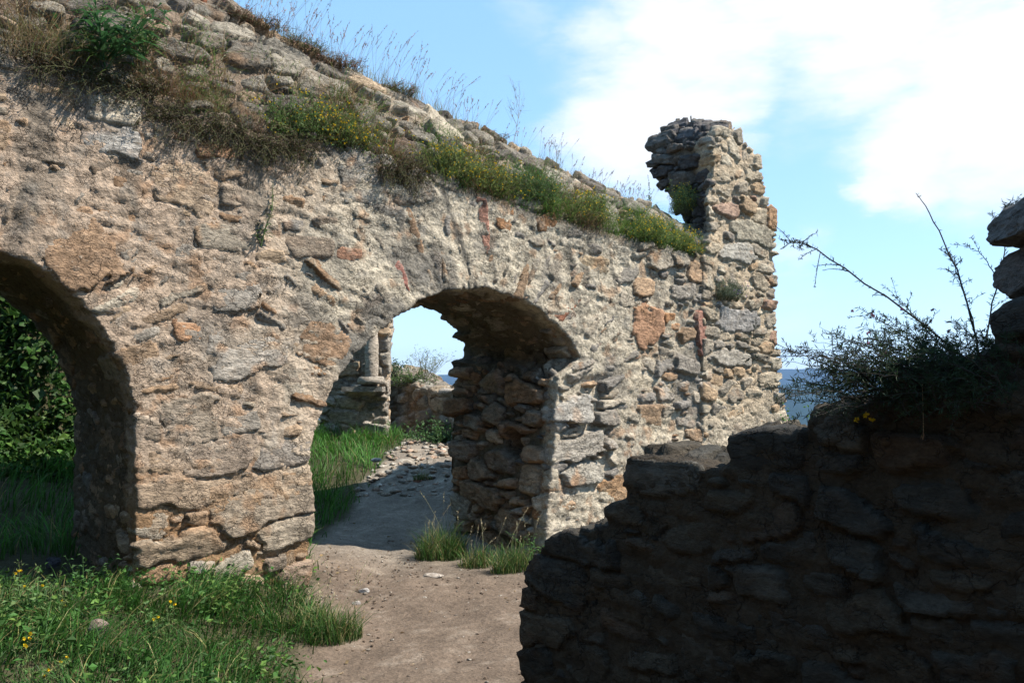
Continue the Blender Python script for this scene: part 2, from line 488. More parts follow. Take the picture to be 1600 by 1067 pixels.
def masonry(root, rings, voxel, style, colors, manual=(), ncand=9000, smin=.035, smax=.17, limit=300, warp=.03, seed=0,
            aspect=(.32, .62), dents=(), skip=None, orient=None, trim=None):
    """builds the children of root: one rubble core and stones of their own.
    style(P,N) -> deep 0..1 ; colors(P,N,kind,...)"""
    R = np.random.default_rng(100 + seed)
    V, F = remesh(rings, voxel)
    V = smooth_field(V, F, 2)
    V = V + np.stack([fbm(V, 1.3, 3, seed + 1), fbm(V, 1.3, 3, seed + 5), fbm(V, 1.3, 3, seed + 9)], -1) * warp
    Nn = smooth_field(vnormals(V, F), F, 8); Nn /= np.linalg.norm(Nn, axis=1)[:, None]
    for (hx_, hy_, dr_, dd_) in dents:      # a putlog hole: the surface that faces us there is pushed in
        u_ = px_dir(hx_, hy_); u_ /= np.linalg.norm(u_); rl = V - EYE; al = rl @ u_
        cand_ = np.nonzero((np.linalg.norm(rl - al[:, None] * u_, axis=1) < .03) & ((Nn @ u_) < 0))[0]
        dp = V[cand_[np.argmin(al[cand_])]]
        q_ = np.sqrt(((V - dp) ** 2).sum(1)) / dr_; V = V - Nn * (dd_ * S((1.15 - q_) / .45))[:, None]
    deep = style(V, Nn)
    # ---- seeds
    ci = R.integers(0, len(V), ncand)
    sz = np.exp(R.normal(math.log(smin * 2.0), .48, ncand)).clip(smin, smax)
    order = np.argsort(-sz); ci = ci[order]; sz = sz[order]
    sp, su, sv, sn, sa, sb, sc = [], [], [], [], [], [], []
    for (p, a, b, ang, col) in manual:
        j = np.argmin(((V - p) ** 2).sum(1)); n = Nn[j]
        u0 = np.cross([0, 0, 1], n); u0 /= np.linalg.norm(u0); v0 = np.cross(n, u0)
        if u0 @ DW < 0 and abs(u0 @ DW) > .3: u0 = -u0
        ca, sa_ = math.cos(ang), math.sin(ang)
        sp.append(V[j]); su.append(u0 * ca + np.array([0, 0, 1.]) * sa_); sv.append(-u0 * sa_ + np.array([0, 0, 1.]) * ca)
        sn.append(n); sa.append(a); sb.append(b); sc.append(col)
    cp = V[ci]; cn = Nn[ci]
    keep = np.ones(len(ci), bool) if skip is None else ~skip(cp, cn)
    SP = np.zeros((ncand + 50, 3)); SU = SP.copy(); SV = SP.copy(); SA = np.zeros(ncand + 50); SB = SA.copy(); m = len(sp)
    if m: SP[:m] = sp; SU[:m] = su; SV[:m] = sv; SA[:m] = sa; SB[:m] = sb
    SN = SP.copy()
    if m: SN[:m] = sn
    for i in np.nonzero(keep)[0]:
        p, n = cp[i], cn[i]
        a = sz[i]; b = min(a * R.uniform(*aspect), .11)
        u0 = np.cross([0, 0, 1], n); l_ = np.linalg.norm(u0)
        u0 = u0 / l_ if l_ > .2 else DW.copy()
        ang = R.normal(0, .16)
        if orient is not None:
            r_ = orient(p, n)
            if r_ is not None:
                u0 = r_[0]; a *= r_[1]; b *= r_[2]; ang = R.normal(0, .08)
        v0 = np.cross(n, u0)
        u = u0 * math.cos(ang) + v0 * math.sin(ang); v = np.cross(n, u)
        if m:
            dlt = p - SP[:m]
            near_ = (dlt ** 2).sum(1) < .45 ** 2
            if near_.any():
                dl = dlt[near_]
                q1 = np.maximum(np.abs((dl * SU[:m][near_]).sum(1)) / (SA[:m][near_] + a * .75), np.abs((dl * SV[:m][near_]).sum(1)) / (SB[:m][near_] + b * .75))
                dn = np.abs((dl * SN[:m][near_]).sum(1))
                if ((q1 < .92) & (dn < .15)).any(): continue
        SP[m] = p; SU[m] = u; SV[m] = v; SN[m] = n; SA[m] = a; SB[m] = b; m += 1
    SP, SU, SV, SN, SA, SB = (x[:m] for x in (SP, SU, SV, SN, SA, SB))
    # ---- two nearest stones for every vertex
    Wp = V + np.stack([fbm(V, 9, 2, seed + 21), fbm(V, 9, 2, seed + 22), fbm(V, 9, 2, seed + 23)], -1) * .016 \
           + np.stack([noise(V, 34, seed + 24), noise(V, 34, seed + 25), noise(V, 34, seed + 26)], -1) * .004
    q1 = np.full(len(V), 9.); q2 = np.full(len(V), 9.); win = np.full(len(V), -1)
    lu = np.zeros(len(V)); lv = np.zeros(len(V))
    cell = np.floor(V / .3).astype(int); key = (cell[:, 0] * 73856093) ^ (cell[:, 1] * 19349663) ^ (cell[:, 2] * 83492791)
    od = np.argsort(key, kind='stable'); ks = key[od]; cuts = np.nonzero(np.diff(ks))[0] + 1
    pw = R.uniform(2.8, 8, m); shear = R.normal(0, .22, m); tap = R.normal(0, .25, m)
    for ids in np.split(od, cuts):
        P = Wp[ids]; lo = P.min(0) - .27; hi = P.max(0) + .27
        s = np.nonzero(((SP > lo) & (SP < hi)).all(1))[0]
        if not len(s): continue
        D = P[:, None] - SP[s][None]
        du = (D * SU[s]).sum(2) / SA[s]; dv = (D * SV[s]).sum(2) / SB[s]; dn = (D * SN[s]).sum(2) / .12
        dv = dv + shear[s] * du; dv = dv * (1 + tap[s] * du)
        p_ = pw[s]
        q = (np.abs(du) ** p_ + np.abs(dv) ** p_) ** (1 / p_) + .15 * np.abs(dn) ** 2
        if len(s) == 1:
            q1[ids] = q[:, 0]; win[ids] = s[0]; lu[ids] = du[:, 0]; lv[ids] = dv[:, 0]; continue
        o = np.argpartition(q, 1, axis=1)[:, :2]; r = np.arange(len(ids))
        qa, qb = q[r, o[:, 0]], q[r, o[:, 1]]
        sw = qa > qb; best = np.where(sw, o[:, 1], o[:, 0])
        q1[ids] = np.minimum(qa, qb); q2[ids] = np.maximum(qa, qb); win[ids] = s[best]
        lu[ids] = du[r, best]; lv[ids] = dv[r, best]
    w_ = np.where(win < 0, 0, win)
    e = np.minimum(1.22 - q1 + .14 * fbm(V, 8, 2, seed + 29), .8 * (q2 - q1)) * SB[w_]; e[win < 0] = -1
    proud = R.uniform(-.007, .022, m)
    proud[:len(sc)] = .012; tu = R.normal(0, .010, m); tv = R.normal(.002, .012, m)
    wd = R.uniform(.010, .024, m)
    bury = .028 + deep * .06
    strata = fbm(np.stack([lu * SA[w_] * 5, lv * SB[w_] * 34, w_ * 3.7], -1), 1, 3, seed + 31)
    terr = np.sign(strata) * np.abs(strata) ** .6
    rough = fbm(V, 12, 4, seed + 33, .55)
    hs = -bury + (bury + (proud[w_] * (1 + deep * 1.6) + deep * .012) + tu[w_] * lu + tv[w_] * lv + terr * .007 * (1 + deep * .8) + rough * .010) * S(e / wd[w_])
    mort = fbm(V, 6, 5, seed + 35, .6) * .017 + fbm(V, 22, 3, seed + 36, .6, ridge=True) * .006 - .004 - deep * .055
    tr = fbm(np.stack([V[:, 0] * 3.2, V[:, 1] * 3.2, V[:, 2] * 10 + V[:, 0] * 1.5], -1), 1.6, 4, seed + 37, .6) * 5
    tf = np.floor(tr); mort = mort + ((tf + S((tr - tf) / .22)) * .0065 - .0) * (1 - .6 * deep) + S(e / .03) * .006
    hs = np.where(hs < mort - .012, np.maximum(hs, mort - .014), hs)
    # ---- mortar core
    Vm = V + Nn * mort[:, None]
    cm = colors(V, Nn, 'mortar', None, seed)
    hid = ((hs - mort)[F] > .012).all(1) & (win[F] == win[F][:, :1]).all(1)
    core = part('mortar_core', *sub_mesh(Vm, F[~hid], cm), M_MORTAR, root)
    # ---- stones
    Vs = V + Nn * hs[:, None]
    base = colors(SP, SN, 'stone', R, seed)
    for i, cc in enumerate(sc):
        if cc is not None: base[i] = .68 * np.array(cc) * .92 + .32 * np.array([.33, .27, .20])
    cs = base[w_]
    blot = S((fbm(V, 7, 3, seed + 41) + .0) / .35)[:, None]
    rust = S((fbm(V, 5, 3, seed + 43) - .12) / .3)[:, None] * R.uniform(0, .7, m)[w_][:, None]
    cs = cs * (.88 + .24 * blot) * (1 + .22 * strata[:, None])
    cs = cs * (1 - rust) + np.array([.36, .20, .10]) * rust * (cs.sum(1) / .8)[:, None].clip(.12, 1.4)
    # mortar smears over stones
    sm = S((rough + .25 * fbm(V, 3, 2, seed + 47) - .10) / .22)[:, None] * R.uniform(0.0, .55, m)[w_][:, None] * (1 - deep)[:, None]
    cs = cs * (1 - sm) + cm * sm
    fw = win[F]
    lowv = mort - .014
    cand_f, cand_s = [], []
    eok = e > 0
    for k in range(4):
        sk = fw[:, k]; g = (sk >= 0) & eok[F[:, k]]
        for j in range(k): g &= ~((fw[:, j] == sk) & eok[F[:, j]])
        cand_f.append(np.nonzero(g)[0]); cand_s.append(sk[g])
    cf = np.concatenate(cand_f); fid = np.concatenate(cand_s); Ff = F[cf]
    vis = ((hs - mort)[Ff] > -.010) & (win[Ff] == fid[:, None]) & eok[Ff]
    nvis = np.bincount(fid, vis.any(1), m)
    kp = nvis[fid] >= 3; Ff = Ff[kp]; fid = fid[kp]
    # projected size to rank them
    c, s_ = math.cos(PITCH), math.sin(PITCH)
    rel = Vs - EYE; dep = rel[:, 1] * c + rel[:, 2] * s_; up = -rel[:, 1] * s_ + rel[:, 2] * c
    dd = np.maximum(dep, .1); X = rel[:, 0] / dd; Y = up / dd
    x = X[Ff]; y = Y[Ff]
    ar = .5 * ((x[:, 2] - x[:, 0]) * (y[:, 3] - y[:, 1]) - (x[:, 3] - x[:, 1]) * (y[:, 2] - y[:, 0]))
    inf = (np.abs(x.mean(1)) < .64) & (np.abs(y.mean(1)) < .43) & (dep[Ff].min(1) > .2)
    area = np.bincount(fid, np.where(inf & (ar > 0), ar, 0), m)
    od = np.argsort(fid, kind='stable'); Ff = Ff[od]; fid = fid[od]
    u_, st = np.unique(fid, return_index=True); st = list(st) + [len(fid)]
    big = set(np.argsort(-area)[:limit][area[np.argsort(-area)[:limit]] > 0].tolist())
    isbig = np.zeros(m, bool); isbig[list(big)] = True
    for k_, sid in enumerate(u_):
        if not isbig[sid]: continue
        f = Ff[st[k_]:st[k_ + 1]]
        uu, inv = np.unique(f.ravel(), return_inverse=True)
        hh = np.where((win[uu] == sid) & eok[uu], hs[uu], lowv[uu]); P = V[uu] + Nn[uu] * hh[:, None]
        ctr = P.mean(0)
        link('stone', mesh_from('stone', P - ctr, inv.reshape(-1, 4), cs[uu], M_STONE), root, ctr - np.array(root.location))
    rm = ~isbig[fid]
    if rm.any():
        f = Ff[rm]; sid = fid[rm]
        keyv = f.astype(np.int64) * (m + 1) + sid[:, None]; uu, inv = np.unique(keyv.ravel(), return_inverse=True)
        vi = uu // (m + 1); si = uu % (m + 1)
        hh = np.where((win[vi] == si) & eok[vi], hs[vi], lowv[vi])
        o = part('small_stones', V[vi] + Nn[vi] * hh[:, None], inv.reshape(-1, 4), cs[vi], M_STONE, root); tag(o, kind='stuff')
    print('masonry', root.name, len(V), 'verts', m, 'stones', len(big), 'own')
    return V, Nn


ORANGE = (.36, .205, .11); RUST = (.33, .115, .06); GREY = (.30, .285, .26); CREAM = (.44, .38, .29)

# ---- outline of the arcade, in the plane of its face (t along, z up), from the photo's outline of each ring
def ring_pts(spec, off):
    return np.array([wp(t, z, off) for (t, z) in spec])


zb = -.5
ledge = [tz(px, py) for px, py in [(1098, 402), (1000, 378), (900, 352), (760, 306), (640, 268), (560, 236), (400, 208), (260, 160), (100, 108), (0, 80)]]
crest_px = [(1100, 352), (1010, 322), (905, 278), (835, 243), (705, 182), (625, 142), (540, 102), (410, 40), (330, -6), (250, -60)]
arch2_px = [(478, 975), (484, 870), (490, 760), (487, 715), (500, 660), (522, 600), (562, 548), (612, 500), (655, 468), (705, 453), (765, 450), (822, 470), (845, 485), (870, 508), (890, 532), (908, 562), (895, 574), (872, 590), (868, 640), (866, 700), (856, 800), (850, 905)]
arch1_px = [(0, 398), (50, 412), (110, 460), (163, 520), (195, 580), (213, 650), (211, 760), (205, 905), (205, 960)]
A2 = [tz(*p) for p in arch2_px]; A2[0] = (A2[0][0], zb); A2[-1] = (A2[-1][0], zb)
A1 = [tz(*p) for p in arch1_px]; A1[-1] = (A1[-1][0], zb)
print('A1', [tuple(np.round(a, 2)) for a in A1]); print('A2', [tuple(np.round(a, 2)) for a in A2])
A1 = [(-3.55, zb), (-3.52, 1.4), (-3.35, 1.9), (-3.0, 2.3), (-2.5, 2.48)] + A1
tR = ledge[0][0] + .1
front = [(tR, zb)] + [(tR, ledge[0][1])] + ledge[1:] + [(-3.2, 3.62), (-4.0, 3.72), (-4.0, zb)] + A1 + A2
OC = .55
crest = [tz(px, py, OC) for px, py in crest_px]
T = 1.62
mid = [(tR, zb)] + [(tR, crest[0][1])] + crest[1:] + [(-3.2, 4.62), (-4.0, 4.6), (-4.0, zb)] + A1 + A2
# back ring: the arch is narrower at the back where its jamb is broken
bk_px = [(478, 975), (470, 870), (470, 760), (470, 715), (470, 660), (480, 600), (500, 540), (530, 500), (570, 474), (620, 468), (655, 478), (700, 497), (714, 516), (702, 528), (726, 536), (724, 556), (700, 561), (702, 581), (724, 588), (698, 612), (697, 740), (716, 880)]
B2 = [tz(px, py, T) for px, py in bk_px]
B2[0] = (A2[0][0], zb); B2[-1] = (B2[-1][0], zb)
for i in range(1, 10): B2[i] = (A2[i][0] * .9 + .12, A2[i][1] - .02)
for i in (10, 11): pass
print('B2', [tuple(np.round(a, 2)) for a in B2])
B1 = [(t, z) for (t, z) in A1]
back = [(tR, zb)] + [(tR, crest[0][1] - .25)] + [(t, z - .12) for t, z in crest[1:]] + [(-3.2, 4.5), (-4.0, 4.5), (-4.0, zb)] + B1 + B2
m2 = [((a[0] + b[0]) / 2, (a[1] + b[1]) / 2) for a, b in zip(mid, back)]
rings = [ring_pts(front, 0), ring_pts([(f[0], f[1]) for f in front[:1]] + [(a[0] * .35 + b[0] * .65, a[1] * .35 + b[1] * .65) for a, b in zip(front[1:], mid[1:])], .22),
         ring_pts(mid, OC), ring_pts(m2, 1.1), ring_pts(back, T)]

L_t = np.array([l[0] for l in ledge][::-1]); L_z = np.array([l[1] for l in ledge][::-1])


def wall_coords(P):
    d = P - P0; return d @ DW, P[:, 2], d @ NW


def arc_style(P, Nn):
    t, z, w = wall_coords(P)
    lz = np.interp(t, L_t, L_z)
    up = S((z - lz + .03) / .12)
    jamb = S((w - .05) / .25) * S((2.0 - z) / .3) * (t > 1.2)
    nearpier = S((t - 2.45) / .15) * S((3.35 - t) / .2) * S((1.72 - z) / .1) * S((z - .55) / .2) * (w < .3)
    low = .35 * S((.9 - z) / .4) * (t < .3) * (w < .3)
    rightp = .35 * S((t - 3.3) / .6)
    return np.clip(np.maximum.reduce([up * .65, jamb, nearpier * .85, low, rightp]) + .12 * fbm(P, 1.5, 2, 77), 0, 1)


def arc_orient(p, n):
    t = (p - P0) @ DW; z = p[2]; w = (p - P0) @ NW
    if w < .12 and z > 1.35:
        for (c, zc, r) in ((1.45, 1.25, 1.2), (-2.45, 1.35, 1.1)):
            dx, dz = t - c, z - zc; rr = math.hypot(dx * .8, dz)
            if r - .2 < rr < r + .55 and dz > .1:
                u = DW * dx + np.array([0, 0, dz]); u -= n * (u @ n); u /= np.linalg.norm(u)
                return (u, 1.25, .62)
    return None


def arc_skip(P, Nn):
    t, z, w = wall_coords(P)
    m = (w > 1.5) | (z < -.1) | (t < -2.6)
    # plastered spandrel above the arch carries few stones, and so does the vault
    vault = (w > .15) & (w < 1.55) & (z > 1.75) & (Nn[:, 2] < -.2)
    h = (np.sin(P[:, 0] * 917.3 + P[:, 2] * 613.7) * 43758.5) % 1
    plast = (w < .1) & (((t > -.6) & (t < 2.3) & (z > 1.5) & (h < .45)) | (h < .12))
    plast |= (w < .2) & (t > 2.75) & (t < 3.2) & (z < .9)
    return m | (vault & (h < .6)) | plast


def pick(R, n, cols, wts):
    i = R.choice(len(cols), n, p=np.array(wts) / sum(wts)); return np.array(cols)[i]


def lerp(a, b, k): return a * (1 - k[:, None]) + np.asarray(b) * k[:, None]


LICHEN = [(560, 560, .3, .25, .8), (600, 485, .28, .2, .8), (640, 415, .2, .18, .7), (690, 420, .22, .3, .7), (480, 490, .2, .15, .5), (860, 430, .25, .2, .6), (330, 500, .2, .2, .35),
          (1080, 600, .5, .55, .75), (960, 600, .25, .4, .5), (640, 560, .12, .12, .6), (40, 330, .12, .3, .7), (120, 160, .5, .16, .6), (760, 380, .2, .2, .6), (570, 640, .1, .2, .5)]
STREAKS = [(692, 300, 745, 450, .055, .95), (745, 310, 775, 430, .035, .8), (840, 350, 870, 470, .03, .7), (650, 380, 700, 460, .04, .7), (480, 480, 560, 600, .06, .6), (30, 300, 20, 400, .08, .6)]


def arc_colors(P, Nn, kind, R, seed):
    t, z, w = wall_coords(P)
    a = fbm(P, 1.2, 4, seed + 61); b = fbm(P, 4, 4, seed + 65)
    lz = np.interp(t, L_t, L_z)
    if kind == 'mortar':
        c = np.tile(np.array([.465, .372, .295]), (len(P), 1))          # pinkish lime mortar
        c = lerp(c, (.55, .50, .41), S((t + .5 + a * .8) / .9))        # creamier render over the arch
        c = lerp(c, (.50, .44, .345), S((t - 3.0 + a) / .8) * .7)
        c = lerp(c, (.33, .215, .125), S((1.15 - z + a * .35) / .5) * (t < .6) * (w < .4))    # earthy joints of the left pier
        c = lerp(c, (.24, .23, .205), S((a + b * .7 - .06) / .3) * .5 * S((t + 1.6) / 1.2))      # grey lichen
        g2 = fbm(P, 7, 4, seed + 68, .6)
        c = lerp(c, (.30, .29, .27), S((g2 - .14) / .2) * .45)
        c = lerp(c, (.36, .22, .13), S((fbm(P, 5, 4, seed + 69, .6) - .14) / .2) * .6)
        c = lerp(c, (.52, .48, .40), S((-g2 - .15) / .2) * .45 * S((t + .8) / 1))
        for (px_, py_, rx, rz, kk) in LICHEN:
            tc_, zc_ = tz(px_, py_)
            q_ = 1 - np.hypot((t - tc_) / rx, (z - zc_) / rz) + .55 * a + .5 * b
            c = lerp(c, (.17, .165, .155), S(q_ / .5) * kk * (w < .2))
        for (x0_, y0_, x1_, y1_, wd_, kk) in STREAKS:
            (ta, za), (tb, zb_) = tz(x0_, y0_), tz(x1_, y1_)
            f_ = np.clip((za - z) / (za - zb_), 0, 1); d_ = np.abs(t - (ta + (tb - ta) * f_)) + .03 * b
            c = lerp(c, (.10, .097, .09), S(1 - d_ / wd_) * kk * (z < za + .03) * (z > zb_ - .05) * (w < .2))
        # dark run-off streaks under the ledge
        st = S((fbm(np.stack([t * 9 + z * 1.8, z * .7, w], -1), 1, 3, seed + 71) - .05) / .25) * S((lz - z) / .1) * S((1.3 - (lz - z)) / 1.0)
        c = lerp(c, (.13, .125, .11), st * .75 * S((t + 2.6) / 1) )
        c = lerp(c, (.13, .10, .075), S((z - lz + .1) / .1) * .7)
        c = lerp(c, (.115, .095, .065), S((w - .12) / .2) * .85 * (z < lz - .1))  # shade inside the arches and on the jambs painted into the mortar
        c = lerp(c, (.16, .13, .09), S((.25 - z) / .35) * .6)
        return c * (1 + .22 * b)[:, None] * [.83, .785, .725]
    n = len(P)
    c = pick(R, n, [(.31, .285, .25), (.37, .33, .27), (.26, .245, .225), (.38, .27, .18), (.36, .20, .105), (.44, .40, .33), (.29, .13, .08)],
             [26, 24, 16, 12, 2.5, 12, .8])
    warm = pick(R, n, [(.36, .27, .19), (.40, .31, .22), (.33, .22, .14), (.30, .25, .20), (.36, .225, .13)], [5, 5, 3, 4, .5])
    kw = (R.random(n) < .7) & ((t < .2) | (w > .3))
    c[kw] = warm[kw]
    inn = (w > .15) & (w < 1.55) & (z < lz - .25); c[inn] *= .95
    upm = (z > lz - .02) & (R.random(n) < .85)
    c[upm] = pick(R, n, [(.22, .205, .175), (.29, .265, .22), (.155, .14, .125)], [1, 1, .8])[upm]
    return c * R.uniform(.8, 1.2, n)[:, None] * [.95, .905, .85]


def ms(px, py, wpx, hpx, ang=0, col=None, off=0.0):
    p = aw(px, py, off); q = aw(px + wpx / 2, py, off); D = np.linalg.norm(p - EYE)
    a = np.linalg.norm(q - p); b = hpx / 2 / FPX * D
    return (p, a, b, ang, col)


man = [ms(122, 388, 95, 100, .7, ORANGE), ms(338, 234, 55, 34, 0, (.40, .2, .1)), ms(283, 292, 90, 62, -.15, (.46, .33, .22)),
       ms(545, 398, 42, 20, 0, (.36, .15, .08)), ms(648, 362, 60, 15, -1.15, ORANGE), ms(757, 352, 70, 16, -1.35, (.40, .16, .11)),
       ms(627, 440, 50, 20, -1.1, (.36, .10, .08)), ms(1014, 512, 44, 56, 0, (.46, .22, .11)), ms(508, 535, 62, 66, -.5, ORANGE),
       ms(294, 518, 42, 26, .1, (.42, .2, .09)), ms(577, 278, 78, 82, 0, (.36, .34, .30)), ms(390, 548, 110, 62, .1, (.42, .38, .33)),
       ms(212, 565, 60, 50, .3, (.38, .24, .14)), ms(345, 712, 130, 52, .1, (.29, .22, .17)), ms(300, 655, 80, 60, .1, (.32, .26, .2)),
       ms(420, 790, 160, 56, .12, (.33, .26, .19)), ms(290, 770, 130, 46, 0, (.34, .24, .16)), ms(285, 855, 130, 40, .12, (.32, .23, .15)),
       ms(455, 825, 90, 44, .1, (.34, .28, .21)), ms(963, 770, 46, 50, 0, (.46, .25, .11)), ms(640, 293, 70, 46, .1, (.2, .19, .17)),
       ms(1095, 520, 16, 60, 0, (.38, .14, .1)), ms(175, 218, 85, 40, .1, (.38, .37, .35)), ms(680, 205, 46, 44, .4, (.46, .40, .30), .3),
       ms(440, 710, 90, 40, .1, (.30, .27, .24)), ms(890, 640, 60, 34, 0, (.42, .40, .36)), ms(900, 700, 90, 34, .1, (.44, .40, .34)),
       ms(905, 740, 60, 30, .1, (.42, .39, .33)), ms(370, 460, 70, 40, .1, (.36, .33, .29)), ms(930, 415, 40, 26, 0, (.45, .33, .2)),
       ms(465, 905, 60, 40, 0, (.36, .25, .18))]
# the squared blocks of the broken jamb
def on_jamb(px, py, D): return at_depth(px, py, D)


man += [(at_depth(812, 612, 8.0), .26, .095, 0, (.36, .21, .11)), (at_depth(765, 645, 8.3), .13, .09, 0, (.27, .22, .16)), (at_depth(840, 655, 7.9), .13, .07, 0, (.29, .25, .2)),
        (at_depth(735, 660, 8.5), .15, .07, 0, (.22, .19, .15)), (at_depth(810, 675, 8.1), .25, .05, 0, (.30, .19, .12)), (at_depth(745, 735, 8.4), .14, .1, 0, (.28, .2, .13)),
        (at_depth(745, 775, 8.3), .3, .1, -.15, (.30, .2, .12)), (at_depth(835, 750, 7.8), .12, .13, 0, (.38, .28, .18))]
arc = empty('stone_arcade', wp(0, 0, .8), 'long ruined rubble-stone wall pierced by two arches, grasses and yellow flowers rooted on its ledge', 'ruined wall')
# the putlog hole in the jamb: pull the surface inwards there
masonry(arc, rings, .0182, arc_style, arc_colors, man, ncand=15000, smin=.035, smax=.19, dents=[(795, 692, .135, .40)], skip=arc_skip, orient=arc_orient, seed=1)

# ---- tall stump at the right end
TT = 1.0
f_px = [(1094, 745), (1096, 400), (1108, 360), (1103, 312), (1112, 262), (1108, 222), (1120, 200), (1150, 198), (1160, 222), (1186, 246), (1192, 290), (1196, 318), (1209, 330), (1210, 400), (1208, 480), (1214, 560), (1222, 620), (1238, 665), (1240, 745)]
b_px = [(1060, 745), (1068, 400), (1072, 350), (1052, 312), (1020, 285), (1010, 246), (1024, 212), (1060, 190), (1095, 205), (1130, 235), (1150, 270), (1160, 318), (1165, 330), (1165, 400), (1165, 480), (1170, 560), (1175, 620), (1180, 665), (1180, 745)]
ft = [tz(*p) for p in f_px]; bt = [tz(px, py, TT) for px, py in b_px]
for i in range(8, 19): bt[i] = (ft[i][0] - .05, bt[i][1])
for l in (ft, bt): l[0] = (l[0][0], zb); l[-1] = (l[-1][0], zb)
bt[0] = (ft[0][0], zb); bt[1] = (ft[1][0] + .02, bt[1][1])
mt = [((a[0] + b[0]) / 2, (a[1] + b[1]) / 2 + (.05 if 4 < i < 9 else 0)) for i, (a, b) in enumerate(zip(ft, bt))]
stump = empty('wall_stump', wp(5.2, 0, .5), 'tall jagged stump of wall standing above the right end of the arcade', 'ruined wall')


def st_style(P, Nn):
    t, z, w = wall_coords(P)
    return np.clip(.28 + .6 * S((w - .1) / .3) * S((z - 2.6) / .4) + .4 * S((z - 4.3) / .3) + .4 * S((t - ft[13][0] + .15) / .2) - .5 * S((1.6 - z) / .4) + .25 * fbm(P, 1.5, 2, 78), 0, 1)


def st_colors(P, Nn, kind, R, seed):
    t, z, w = wall_coords(P)
    b = fbm(P, 4, 4, seed + 65); a = fbm(P, 1.3, 3, seed + 66)
    if kind == 'mortar':
        c = np.tile(np.array([.48, .405, .305]), (len(P), 1))
        c = lerp(c, (.25, .235, .2), S((a + b * .6) / .3) * .5)
        c = lerp(c, (.42, .385, .32), S((1.5 - z) / .5) * .8)
        c = lerp(c, (.12, .11, .10), S((w - .15) / .25) * S((z - 2.6) / .4) * .8)  # shade of the broken upper side painted into the mortar
        return c * (1 + .2 * b)[:, None] * [.88, .82, .75]
    n = len(P)
    c = pick(R, n, [(.36, .325, .27), (.44, .385, .30), (.28, .26, .23), (.44, .33, .22), (.38, .26, .2), (.47, .43, .35)], [5, 5, 2.5, 2, .5, 3])
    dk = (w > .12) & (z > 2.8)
    c[dk] = pick(R, n, [(.13, .12, .12), (.18, .17, .16), (.10, .10, .11)], [1, 1, 1])[dk]  # the same shade painted into the stones of that side
    return c * R.uniform(.82, 1.18, n)[:, None] * [.92, .86, .79]


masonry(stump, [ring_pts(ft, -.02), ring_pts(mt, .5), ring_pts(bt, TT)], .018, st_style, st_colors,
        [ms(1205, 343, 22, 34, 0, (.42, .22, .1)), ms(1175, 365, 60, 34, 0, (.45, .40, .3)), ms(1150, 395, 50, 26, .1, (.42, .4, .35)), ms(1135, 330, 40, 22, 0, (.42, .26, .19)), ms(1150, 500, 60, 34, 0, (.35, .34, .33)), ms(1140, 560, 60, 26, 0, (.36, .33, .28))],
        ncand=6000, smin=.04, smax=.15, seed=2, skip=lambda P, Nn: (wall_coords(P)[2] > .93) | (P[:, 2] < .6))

# ---- shaded near wall
def fp(px, py, off=0.0):
    p = on_plane(px, py, FG0, FGN, off); return ((p - FG0) @ FGD, p[2])


fg_px = [(806, 1120), (812, 960), (822, 900), (848, 842), (900, 828), (940, 824), (946, 792), (985, 786), (970, 752), (984, 712), (1030, 714), (1085, 728), (1128, 738), (1142, 684), (1200, 676), (1255, 682), (1270, 640), (1300, 630), (1345, 640), (1400, 598),
         (1500, 572), (1548, 540), (1556, 482), (1590, 470), (1650, 455), (1760, 380), (1900, 200)]
fgo = [fp(*p) for p in fg_px]; fgo[0] = (fgo[0][0], zb)
fgr = fgo + [(fgo[-1][0] + .5, 3.5), (fgo[-1][0] + .9, 3.7), (fgo[-1][0] + .9, zb)]
print('fg', [tuple(np.round(a, 2)) for a in fgr])
near_wall = empty('garden_wall', FG0 + FGD * 1, 'deeply shaded near stone wall with a stepped broken top, beside the dirt path', 'stone wall')


def msf(px, py, wpx, hpx, ang=0, col=None):
    p = on_plane(px, py, FG0, FGN, 0); q = on_plane(px + wpx / 2, py, FG0, FGN, 0); return (p, np.linalg.norm(q - p), hpx / 2 / FPX * np.linalg.norm(p - EYE), ang, col)


def fring(o, off, dz=0.0, sh=0.0): return np.array([FG0 + FGD * (t + (sh if i < 4 else 0)) + FGN * off + np.array([0, 0, z + (dz if z > zb + .01 else 0)]) for i, (t, z) in enumerate(o)])


def fg_colors(P, Nn, kind, R, seed):  # far darker than the stone itself: the wall's shade deepened in its colour
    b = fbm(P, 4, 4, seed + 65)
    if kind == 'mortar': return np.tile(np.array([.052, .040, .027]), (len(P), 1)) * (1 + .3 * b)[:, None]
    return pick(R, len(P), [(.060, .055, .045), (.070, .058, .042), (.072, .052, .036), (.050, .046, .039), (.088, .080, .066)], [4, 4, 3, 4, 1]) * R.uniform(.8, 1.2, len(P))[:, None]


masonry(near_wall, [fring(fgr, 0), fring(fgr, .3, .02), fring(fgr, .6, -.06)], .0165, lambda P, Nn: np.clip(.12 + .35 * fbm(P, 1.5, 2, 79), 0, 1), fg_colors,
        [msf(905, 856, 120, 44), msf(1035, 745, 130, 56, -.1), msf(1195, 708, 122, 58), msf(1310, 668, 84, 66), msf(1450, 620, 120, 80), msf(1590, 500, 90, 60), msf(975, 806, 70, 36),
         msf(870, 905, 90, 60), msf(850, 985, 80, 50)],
        ncand=12000, smin=.032, smax=.13, seed=3, warp=.015, skip=lambda P, Nn: ((P - FG0) @ FGN > .5))


